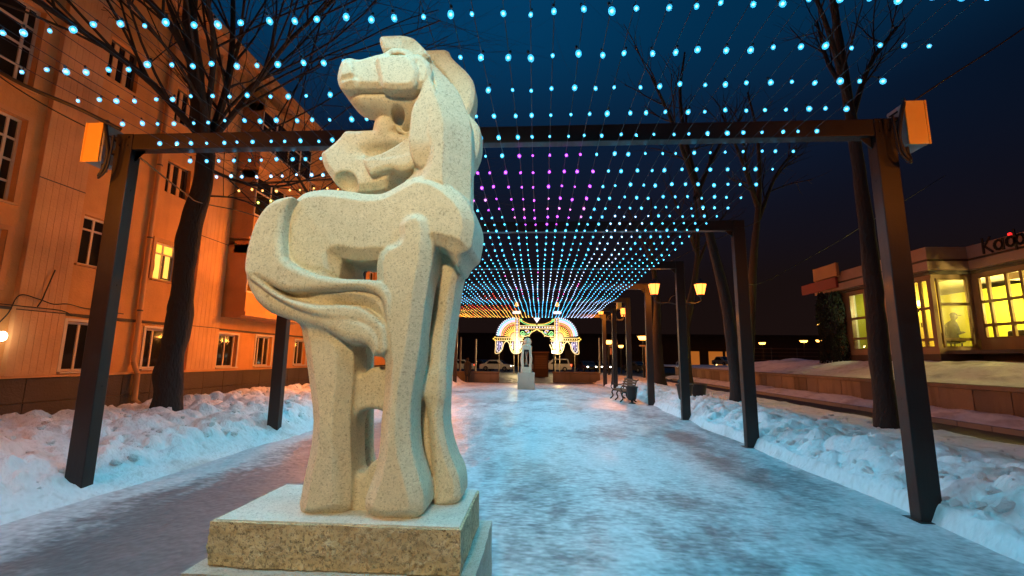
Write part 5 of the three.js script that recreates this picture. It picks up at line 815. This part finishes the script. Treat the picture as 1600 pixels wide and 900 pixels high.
// ------------------------------------------------------------------ glowing festive arch at the end of the path
{
  const ZA = -56, k = 0.0777, X = (a) => (a / 9 - 80) * k - 0.33, Yp = (b) => (85 - b / 9) * 0.0785 + 2.53;   // a, b: a sketch grid of 1440 x 900
  const t = thing('light_arch', 'glowing festive arch of coloured light tubes with two fan-shaped wings and spires', 'light installation', [0, 0, ZA]);
  const E = (r, g, b, s = 1) => glow(r * s, g * s, b * s), C = { warm: E(1.15, 0.72, 0.25), white: E(0.95, 0.85, 1.0), yellow: E(1.35, 0.78, 0.04), amber: E(2.0, 0.72, 0.1), red: E(1.9, 0.16, 0.06), blue: E(0.2, 0.75, 1.15), lilac: E(0.75, 0.6, 1.4), green: E(0.08, 1.1, 0.3) };
  const back = std({ c: [0.35, 0.28, 0.2], roughness: 0.8 });
  const P3 = (p, z = 0) => [X(p[0]), Yp(p[1]), z];
  const line = (pts, r, m, n = 'light_tube', z = 0) => part(n, tube(pts.map((p) => P3(p, z)), r * 0.68, pts.length * 4, 5), C[m], t);
  const seg = (list, r, m, n = 'light_tube', z = 0) => list.forEach(([a, b]) => part(n, rod(P3(a, z), P3(b, z), r * 0.68, r * 0.68, 5), C[m], t));
  const dots = (pts, r, m) => part('lamp_dots', pts.map((p) => new THREE.IcosahedronGeometry(r * 0.85, 0).translate(...P3(p, 0.05))), C[m], t).userData.kind = 'stuff';
  const M = (p, s) => [s > 0 ? p[0] : 1420 - p[0], p[1]];              // mirror about the middle
  for (const s of [1, -1]) {
    const q = (l) => l.map((p) => M(p, s));
    part('lattice', [bx(Math.min(X(M([400, 0], s)[0]), X(M([455, 0], s)[0])), Math.max(X(M([400, 0], s)[0]), X(M([455, 0], s)[0])), Yp(790), Yp(290), -0.12, -0.04)], back, t);
    for (const a of [398, 428, 458]) seg([[M([a, 290], s), M([a, 788], s)]], 0.06, a === 428 ? 'lilac' : 'warm');
    dots(Array.from({ length: 9 }, (_, i) => M([428, 310 + i * 56], s)), 0.11, 'white');
    dots(Array.from({ length: 14 }, (_, i) => M([413, 300 + i * 36], s)), 0.075, 'yellow'); dots(Array.from({ length: 14 }, (_, i) => M([443, 300 + i * 36], s)), 0.075, 'yellow');
    // spire
    part('spire', [cyl(0.3, 0.42, 0.5, 8, X(M([420, 0], s)[0]), Yp(215), 0), cyl(0.55, 0.4, 0.4, 8, X(M([420, 0], s)[0]), Yp(250), 0)], C.white, t);
    part('spire', [cyl(0.04, 0.28, 0.7, 8, X(M([420, 0], s)[0]), Yp(120), 0)], C.amber, t);
    part('spire', rod(P3(M([420, 290], s)), P3(M([420, 60], s)), 0.05, 0.03, 6), C.warm, t);
    dots(q([[385, 240], [455, 240], [400, 175], [440, 175]]), 0.1, 'yellow');
    // fan wing: arcs, rays, core
    const arc = (r, a0, a1, n = 16) => Array.from({ length: n + 1 }, (_, i) => { const a = (a0 + (a1 - a0) * i / n) * Math.PI / 180; return M([400 - Math.cos(a) * r, 555 - Math.sin(a) * r * 1.02], s); });
    line(arc(250, 4, 90), 0.09, 'blue'); line(arc(226, 4, 90), 0.08, 'white'); line(arc(200, 3, 90), 0.075, 'amber'); line(arc(180, 3, 90), 0.06, 'warm'); line(arc(163, 3, 90), 0.05, 'red');
    dots(arc(240, 4, 88, 22), 0.1, 'blue'); dots(arc(262, 6, 88, 13), 0.11, 'white'); dots(arc(212, 4, 88, 24), 0.08, 'lilac');
    for (let i = 0; i < 8; i++) { const a = (6 + i * 11) * Math.PI / 180; seg([[M([400 - Math.cos(a) * 70, 555 - Math.sin(a) * 70], s), M([400 - Math.cos(a) * 152, 555 - Math.sin(a) * 152], s)]], 0.085, 'yellow', 'light_ray'); }
    part('fan_core', new THREE.CylinderGeometry(0.52, 0.52, 0.08, 24, 1, false, 0, Math.PI).rotateX(Math.PI / 2).rotateZ(s > 0 ? 0 : Math.PI).rotateZ(s > 0 ? Math.PI : Math.PI).translate(X(M([398, 0], s)[0]), Yp(555), 0.02), C.red, t);
    // rail under the fan and scalloped curtains
    seg([[M([120, 570], s), M([520, 570], s)], [M([120, 610], s), M([520, 610], s)]], 0.07, 'warm');
    dots(Array.from({ length: 12 }, (_, i) => M([150 + i * 32, 590], s)), 0.09, 'yellow'); dots(q([[95, 585], [115, 565], [115, 605]]), 0.13, 'yellow');
    line(q([[125, 600], [125, 700], [125, 788], [180, 780], [222, 730], [240, 660], [280, 618], [318, 650], [335, 720], [372, 780], [430, 790], [480, 770], [510, 700], [530, 660]]), 0.075, 'warm');
    line(q([[150, 610], [150, 770], [190, 755], [215, 690], [225, 630]]), 0.06, 'white'); line(q([[335, 620], [348, 700], [385, 765], [440, 770], [480, 720], [500, 630]]), 0.06, 'yellow');
    seg(q([[175, 620], [175, 745], [205, 625], [200, 700], [370, 625], [370, 730], [470, 625], [470, 720]]).reduce((o, p, i, l) => (i % 2 ? o.push([l[i - 1], p]) : 0, o), []), 0.06, 'lilac');
    dots(q([[150, 650], [150, 700], [150, 750], [190, 660], [345, 660], [360, 700], [490, 660], [480, 690], [500, 640]]), 0.1, 'white');
    // bridge between the towers, with swags and scrolls
    line(q([[458, 300], [520, 340], [600, 372], [700, 380]]), 0.06, 'yellow'); line(q([[470, 330], [540, 372], [620, 388], [700, 392]]), 0.05, 'green');
    seg([[M([458, 400], s), M([710, 400], s)], [M([458, 442], s), M([710, 442], s)]], 0.07, 'warm');
    dots(Array.from({ length: 7 }, (_, i) => M([480 + i * 38, 421], s)), 0.12, 'white'); dots(Array.from({ length: 8 }, (_, i) => M([465 + i * 34, 421], s)), 0.08, 'yellow');
    line(q([[500, 320], [485, 305], [470, 322], [485, 340], [505, 330]]), 0.07, 'green');
    line(Array.from({ length: 14 }, (_, i) => { const a = i * 0.75, r = 38 - i * 2.3; return M([510 + Math.cos(a) * r, 505 + Math.sin(a) * r], s); }), 0.065, 'green');
    line(q([[470, 545], [540, 548], [600, 530], [640, 490], [680, 470], [712, 445]]), 0.07, 'warm'); line(q([[540, 470], [580, 462], [600, 490], [570, 500]]), 0.06, 'lilac'); line(q([[560, 520], [610, 500], [640, 470]]), 0.05, 'green');
    dots(q([[600, 540], [585, 470], [560, 480], [640, 480], [670, 470], [475, 580], [500, 580], [515, 570], [690, 460]]), 0.11, 'yellow'); dots(q([[490, 585]]), 0.13, 'red');
    for (const a of [175, 388, 450]) part('support_post', rod([X(M([a, 0], s)[0]), -0.1, -0.2], [X(M([a, 0], s)[0]), Yp(785), -0.2], 0.05, 0.05, 6), C === 0 ? iron : std({ c: [0.3, 0.22, 0.15], roughness: 0.6 }), t);
  }
  part('pendant', new THREE.ConeGeometry(0.42, 0.62, 8).rotateX(Math.PI).translate(X(710), Yp(325), 0), C.white, t); dots([[690, 265], [730, 265], [710, 240]], 0.13, 'red'); dots([[685, 300], [735, 300]], 0.12, 'green');
  scene.add(lamp(-2.7, 3.2, ZA + 1.2, RGB(1, 0.75, 0.35), 60, 20)); scene.add(lamp(2.1, 3.2, ZA + 1.2, RGB(1, 0.75, 0.35), 60, 20));
}
// ------------------------------------------------------------------ cars waiting on the street beyond
const tyreM = std({ c: [0.012, 0.012, 0.012], roughness: 0.9 }), rimM = std({ c: [0.3, 0.3, 0.3], roughness: 0.4, metalness: 0.7 }), carGlass = phys({ c: [0.012, 0.012, 0.014], roughness: 0.06 });
const headM = glow(16, 14, 10), tailM = glow(5, 0.35, 0.08), offM = std({ c: [0.3, 0.05, 0.04], roughness: 0.3 });
function car(label, color, x, z, turn, o = {}) {
  const t = thing('car', label, 'car', [x, o.y || 0, z], turn, 'cars on the street at the end of the path');
  const paint = phys({ c: color, roughness: 0.35, clearcoat: 0.6, clearcoatRoughness: 0.15 }), L = o.L || 4.5, H = o.H || 1.45, W = 1.76, suv = H > 1.6;
  const prof = suv ? [[-0.5, 0.3], [-0.5, 0.55], [-0.485, 0.72], [-0.47, 0.98], [-0.44, 1.02], [-0.4, H - 0.08], [-0.36, H], [-0.02, H], [0.05, H - 0.06], [0.2, 1.05], [0.44, 0.95], [0.49, 0.85], [0.5, 0.5], [0.495, 0.3]] : [[-0.5, 0.3], [-0.5, 0.6], [-0.48, 0.86], [-0.34, 0.95], [-0.2, H - 0.03], [-0.13, H], [0.06, H], [0.13, H - 0.05], [0.26, 0.93], [0.45, 0.8], [0.49, 0.7], [0.5, 0.45], [0.495, 0.3]];
  const s = new THREE.Shape(prof.map((p) => new THREE.Vector2(p[0] * L, p[1])));
  for (const wx of [-0.3, 0.31]) s.holes.push();
  part('body', new THREE.ExtrudeGeometry(s, { depth: W - 0.16, bevelEnabled: true, bevelSize: 0.05, bevelThickness: 0.08, bevelSegments: 2 }).translate(0, 0, -(W - 0.16) / 2), paint, t);
  const gy0 = suv ? 1.06 : 0.97, gp = suv ? [[-0.4, gy0], [-0.37, H - 0.1], [-0.03, H - 0.1], [0.12, gy0]] : [[-0.27, gy0], [-0.19, H - 0.1], [0.05, H - 0.1], [0.18, gy0]];
  const gs = new THREE.Shape(gp.map((p) => new THREE.Vector2(p[0] * L, p[1])));
  for (const q of [-1, 1]) part('side_window', new THREE.ExtrudeGeometry(gs, { depth: 0.03, bevelEnabled: false }).translate(0, 0, q > 0 ? W / 2 + 0.002 : -W / 2 - 0.032), carGlass, t);
  const fw = suv ? [[0.05, H - 0.06], [0.2, 1.05]] : [[0.13, H - 0.05], [0.26, 0.93]], rw = suv ? [[-0.4, H - 0.08], [-0.445, 1.03]] : [[-0.2, H - 0.05], [-0.33, 0.97]];
  for (const [nm, w, dx] of [['windscreen', fw, 0.055], ['rear_window', rw, -0.055]]) part(nm, bar([w[0][0] * L + dx, w[0][1] + 0.03, 0], [w[1][0] * L + dx, w[1][1] + 0.03, 0], W * 0.8, 0.03), carGlass, t);
  for (const wx of [-0.3, 0.31]) for (const q of [-1, 1]) { const w = part('wheel', new THREE.TorusGeometry(0.235, 0.095, 8, 20).translate(wx * L, 0.33, q * (W / 2 + 0.0)), tyreM, t); part('rim', new THREE.CylinderGeometry(0.19, 0.19, 0.12, 14).rotateX(Math.PI / 2).translate(wx * L, 0.33, q * (W / 2 + 0.01)), rimM, w); }
  for (const q of [-1, 1]) {
    part('headlight', new THREE.SphereGeometry(0.1, 10, 8).scale(0.7, 0.8, 1.5).translate(L * 0.495, 0.7, q * 0.6), o.on === false ? rimM : headM, t);
    part('tail_light', rbx(-L * 0.5 - 0.06, -L * 0.47, 0.72, suv ? 1.02 : 0.9, q * 0.68 - 0.14, q * 0.68 + 0.14, 0.02, 1), o.tail ? tailM : offM, t);
  }
  part('number_plate', bx(L * 0.5 + 0.051, L * 0.5 + 0.062, 0.42, 0.54, -0.26, 0.26), rimM, t);
  return t;
}
car('white sport utility car seen side on, right of the pale monument', [0.62, 0.6, 0.56], 2.0, -65.5, Math.PI, { L: 4.7, H: 1.72, tail: true });
car('light saloon car with lit headlights just left of the pale monument', [0.55, 0.52, 0.48], -6.0, -64, -0.25, { L: 4.5 });
car('light saloon with glowing red rear lights at the far left beside the canopy post', [0.5, 0.5, 0.5], -11.2, -63, Math.PI, { L: 4.5, tail: true });
car('dark hatchback with one bright headlight between the two light saloons', [0.03, 0.03, 0.035], -8.4, -67.5, -0.7, { L: 4.1 });
car('pale car half hidden behind the white sport utility car', [0.5, 0.47, 0.4], 0.2, -69.5, -2.7, { L: 4.3, on: false });
car('black car facing the path with bright headlights, right of the white sport utility car', [0.014, 0.014, 0.016], 6.6, -66, -1.35, { L: 4.4 });
car('second black car with headlights lit, nearer the canopy posts', [0.014, 0.014, 0.016], 9.0, -67, -1.5, { L: 4.4 });
car('dark car behind the right-hand posts with a single lit headlight', [0.03, 0.025, 0.025], 13.6, -66, -1.1, { L: 4.4 });
car('amber-lit car far right between the third post and the tree', [0.45, 0.33, 0.2], 20.8, -69, -1.9, { L: 4.4 });
car('grey car with white headlights far off beyond the terrace', [0.2, 0.2, 0.2], 29.5, -76, -1.4, { L: 4.4, y: 0.9 });
// ------------------------------------------------------------------ plaza edge: planters, kiosk, poles, signs, far building, far lamps
const conc = std({ map: plasterMap(0.17, 0.13, 0.10, 0.5), roughness: 0.9 });
function planter(label, x0, x1, z) { const t = thing('planter', label, 'planter', [(x0 + x1) / 2, 0, z], 0, 'low planters at the end of the path'); const w = (x1 - x0) / 2; part('trough', rbx(-w, w, -0.1, 0.62, -0.5, 0.5, 0.03), conc, t); part('rim', [rbx(-w - 0.05, w + 0.05, 0.621, 0.72, 0.4, 0.56, 0.02), rbx(-w - 0.05, w + 0.05, 0.621, 0.72, -0.56, -0.4, 0.02)], conc, t); part('soil', bx(-w + 0.02, w - 0.02, 0.622, 0.66, -0.39, 0.39), std({ c: [0.02, 0.016, 0.013] }), t); }
planter('low dark planter at the end of the path, left of the monument', -6.2, -3.1, -34.5);
planter('low dark planter at the end of the path, right of the monument', 1.0, 4.6, -36.5);
{
  const t = thing('person', 'dark standing figure in a long coat by the far left planter', 'person', [-5.25, 0.0, -33.2], 0.4);
  const G = new Grid([-0.4, -0.02, -0.35], [0.4, 1.75, 0.35], 0.025);
  for (const s of [-1, 1]) { G.bone([s * 0.09, 0.06, 0], [s * 0.1, 0.5, 0], 0.055, 0.075, 0.03); G.bone([s * 0.1, 0.5, 0], [s * 0.1, 0.9, 0], 0.08, 0.11, 0.05); G.bone([s * 0.09, 0.05, 0], [s * 0.1, 0.04, 0.14], 0.05, 0.04, 0.03); G.bone([s * 0.19, 1.32, 0], [s * 0.25, 1.05, 0.02], 0.065, 0.055, 0.04); G.bone([s * 0.25, 1.05, 0.02], [s * 0.22, 0.82, 0.08], 0.055, 0.04, 0.03); G.ball([s * 0.22, 0.77, 0.09], [0.04, 0.06, 0.045], 0.02); }
  G.bone([0, 0.62, 0], [0, 1.0, 0], 0.19, 0.16, 0.08); G.bone([0, 1.0, 0], [0, 1.34, 0], 0.16, 0.18, 0.08); G.bone([0, 1.38, 0], [0, 1.48, 0.01], 0.065, 0.06, 0.03); G.ball([0, 1.58, 0.02], [0.085, 0.115, 0.1], 0.03); G.ball([0, 1.56, 0.115], [0.02, 0.03, 0.025], 0.015);
  part('body', G.mesh(), std({ c: [0.016, 0.015, 0.016], roughness: 0.9 }), t); part('hat', new THREE.SphereGeometry(0.115, 14, 8, 0, 6.3, 0, 1.6).translate(0, 1.61, 0.01), std({ c: [0.02, 0.02, 0.025], roughness: 0.9 }), t);
}
{ const t = thing('kiosk', 'plain brownish box-shaped kiosk right behind the pale monument', 'kiosk', [0.05, 0, -47]); part('cabin', rbx(-0.75, 0.75, -0.1, 2.3, -1.2, 1.2, 0.05), std({ c: [0.06, 0.03, 0.022], roughness: 0.8 }), t); part('roof', rbx(-0.85, 0.85, 2.301, 2.42, -1.3, 1.3, 0.03), std({ c: [0.2, 0.1, 0.06], roughness: 0.8 }), t); part('shutter', [0, 1, 2, 3, 4, 5].map((i) => bx(-0.6, 0.6, 0.75 + i * 0.22, 0.75 + i * 0.22 + 0.19, 1.201, 1.22)), std({ c: [0.12, 0.06, 0.035], roughness: 0.6 }), t); }
const poleM = std({ c: [0.5, 0.4, 0.32], roughness: 0.6 });
[['left of the arch, beside the road sign', -9.6, -55, 4.2], ['just left of the arch', -7.75, -55, 4.0], ['right of the arch, above the black cars', 7.4, -58, 4.4]].forEach(([w, x, z, h]) => { const t = thing('bollard_pole', `pale slim pole standing ${w}`, 'pole', [x, 0, z]); part('shaft', cyl(0.11, 0.13, h, 10, 0, -0.1, 0), poleM, t); part('cap', new THREE.SphereGeometry(0.115, 10, 6, 0, 6.3, 0, 1.57).translate(0, h - 0.1, 0), poleM, t); });
{ const t = thing('road_sign', 'square road sign with smaller plates on two poles at the far left', 'road sign', [-10.6, 0, -55]); part('pole', [cyl(0.05, 0.05, 5.4, 8, -0.3, -0.1, 0), cyl(0.05, 0.05, 5.4, 8, 0.3, -0.1, 0)], iron, t); part('plate', rbx(-0.55, 0.35, 3.9, 4.7, 0.06, 0.1, 0.01, 1), std({ c: [0.4, 0.2, 0.14], roughness: 0.5 }), t); part('plate', rbx(-0.1, 0.75, 4.9, 5.5, 0.06, 0.1, 0.01, 1), std({ c: [0.12, 0.1, 0.1], roughness: 0.5 }), t); }
{ const t = thing('road_sign', 'small signs on a pole seen between the right-hand posts', 'road sign', [6.9, 0, -44]); part('pole', cyl(0.05, 0.05, 4.2, 8, 0, -0.1, 0), iron, t); part('plate', rbx(-0.4, 0.4, 2.9, 3.6, 0.06, 0.1, 0.01, 1), std({ c: [0.16, 0.12, 0.11], roughness: 0.5 }), t); part('plate', rbx(-0.3, 0.3, 2.2, 2.8, 0.06, 0.1, 0.01, 1), std({ c: [0.4, 0.15, 0.1], roughness: 0.5 }), t); }
{ const t = thing('pole', 'pale bent-top pole standing behind the fourth right-hand post', 'pole', [8.6, 0, -38]); part('shaft', [cyl(0.07, 0.07, 2.9, 8, 0, -0.1, 0), bx(-0.5, 0.07, 2.8, 2.92, -0.06, 0.06)], poleM, t); }
function farLamp(label, x, y, z, w, q, c = [1, 0.42, 0.07], flat = true) {
  const t = thing('far_street_lamp', label, 'street lamp', [x, 0, z]);
  part('pole', cyl(0.06, 0.09, y, 8, 0, -0.1, 0), iron, t); part('hood', bx(-w * 0.62, w * 0.62, y + 0.26, y + 0.34, -0.3, 0.3), iron, t);
  part('lamp_glass', new THREE.CylinderGeometry(w * 0.55, w * 0.4, 0.3, 8).translate(0, y + 0.1, 0), glow(c[0] * 9, c[1] * 9, c[2] * 9), t);
  if (q) scene.add(lamp(x, y + 0.1, z, RGB(c[0], c[1] * 0.75, c[2] * 0.6), q * 3.4, 10));
}
farLamp('low flat-topped orange lamp left of the fourth right-hand post', 8.95, 3.5, -40.6, 0.8, 90);
farLamp('low orange lamp between the sixth and seventh right-hand posts', 5.9, 3.1, -40.2, 0.62, 60);
farLamp('small round orange lamp left of the fifth right-hand post', 10.4, 3.3, -60, 0.6, 60);
farLamp('bright orange lamp in front of the kiosk, low beside the arch', 1.55, 2.4, -53, 0.5, 18, [1, 0.62, 0.3]);
farLamp('slanting orange street lamp seen just inside the right arch wing', 2.6, 4.4, -62, 0.7, 120);
farLamp('orange lamp by the far fence, left one alone', 37.5, 4.6, -80, 1.0, 160);
farLamp('orange lamp by the far fence, middle of three', 44.3, 5.0, -80, 1.1, 160);
farLamp('orange lamp by the far fence, rightmost of three', 46.9, 5.1, -80, 1.1, 160);
farLamp('tiny orange lamp above the middle far lamp', 56, 9.0, -95, 0.8, 0);
farLamp('tiny orange lamp above the rightmost far lamp', 62, 8.9, -95, 0.8, 0);
{ // long dark building across the street with a few lit shop windows
  const t = thing('shop_building', 'long dark building across the street with a few amber shop windows', 'building', [0, 0, -112]);
  const w = std({ c: [0.05, 0.032, 0.026], roughness: 0.9 }); part('wall', bx(-60, 110, -1, 7.5, -12, 0), w, t); part('roof', bx(-60.4, 110.4, 7.501, 7.9, -12.4, 0.4), w, t); part('canopy', bx(34, 62, 4.6, 4.8, 0.01, 1.6), w, t);
  const am = glow(0.36, 0.1, 0.012), dk = std({ c: [0.02, 0.016, 0.014], roughness: 0.3 });
  for (const [a, b, lit] of [[35.8, 37.8, 1], [39.9, 43.2, 1], [43.8, 46.6, 1], [49, 52, 0], [53, 56, 0], [20, 23, 0], [24, 27, 0], [-30, -27, 0], [-24, -21, 0], [-12, -9, 0], [6, 9, 0]]) { const f = part('window', [bx(a - 0.12, a, 0.4, 3.9, 0.001, 0.12), bx(b, b + 0.12, 0.4, 3.9, 0.001, 0.12), bx(a, b, 3.9, 4.02, 0.001, 0.12)], w, t); part(lit ? 'lit_pane' : 'pane', bx(a + 0.001, b - 0.001, 0.4, 3.899, 0.002, 0.05), lit ? am : dk, f); }
  for (const x of [41.4, 44.5]) part('shop_lamp', new THREE.SphereGeometry(0.22, 10, 8).translate(x, 0.9, 0.6), glow(6, 4, 1.2), t);
}
// trodden snow and slush streaks on the street
ground('slush', join([[-3.5, 6, -42.2, -41.2], [-6, 3, -38.5, -38.0], [-1, 5, -48, -46.4], [-12, -2, -57, -55.4], [-3, 8, -60.6, -59.4], [8.5, 20, -50, -36]].map(([a, b, c, d], i) => { const g = new THREE.CircleGeometry(0.5, 28).rotateX(-Math.PI / 2), p = g.attributes.position; for (let k = 0; k < p.count; k++) { const x = p.getX(k), z = p.getZ(k), n = 0.75 + 0.5 * noise(x * 5 + i * 9, z * 5); p.setXYZ(k, (a + b) / 2 + x * n * (b - a), -0.048 + i * 0.0007, (c + d) / 2 + z * n * (d - c)); } return g; })), std({ c: [0.26, 0.25, 0.24], roughness: 0.7, bumpMap: grainBump, bumpScale: 0.01 }));
renderer.render(scene, camera);
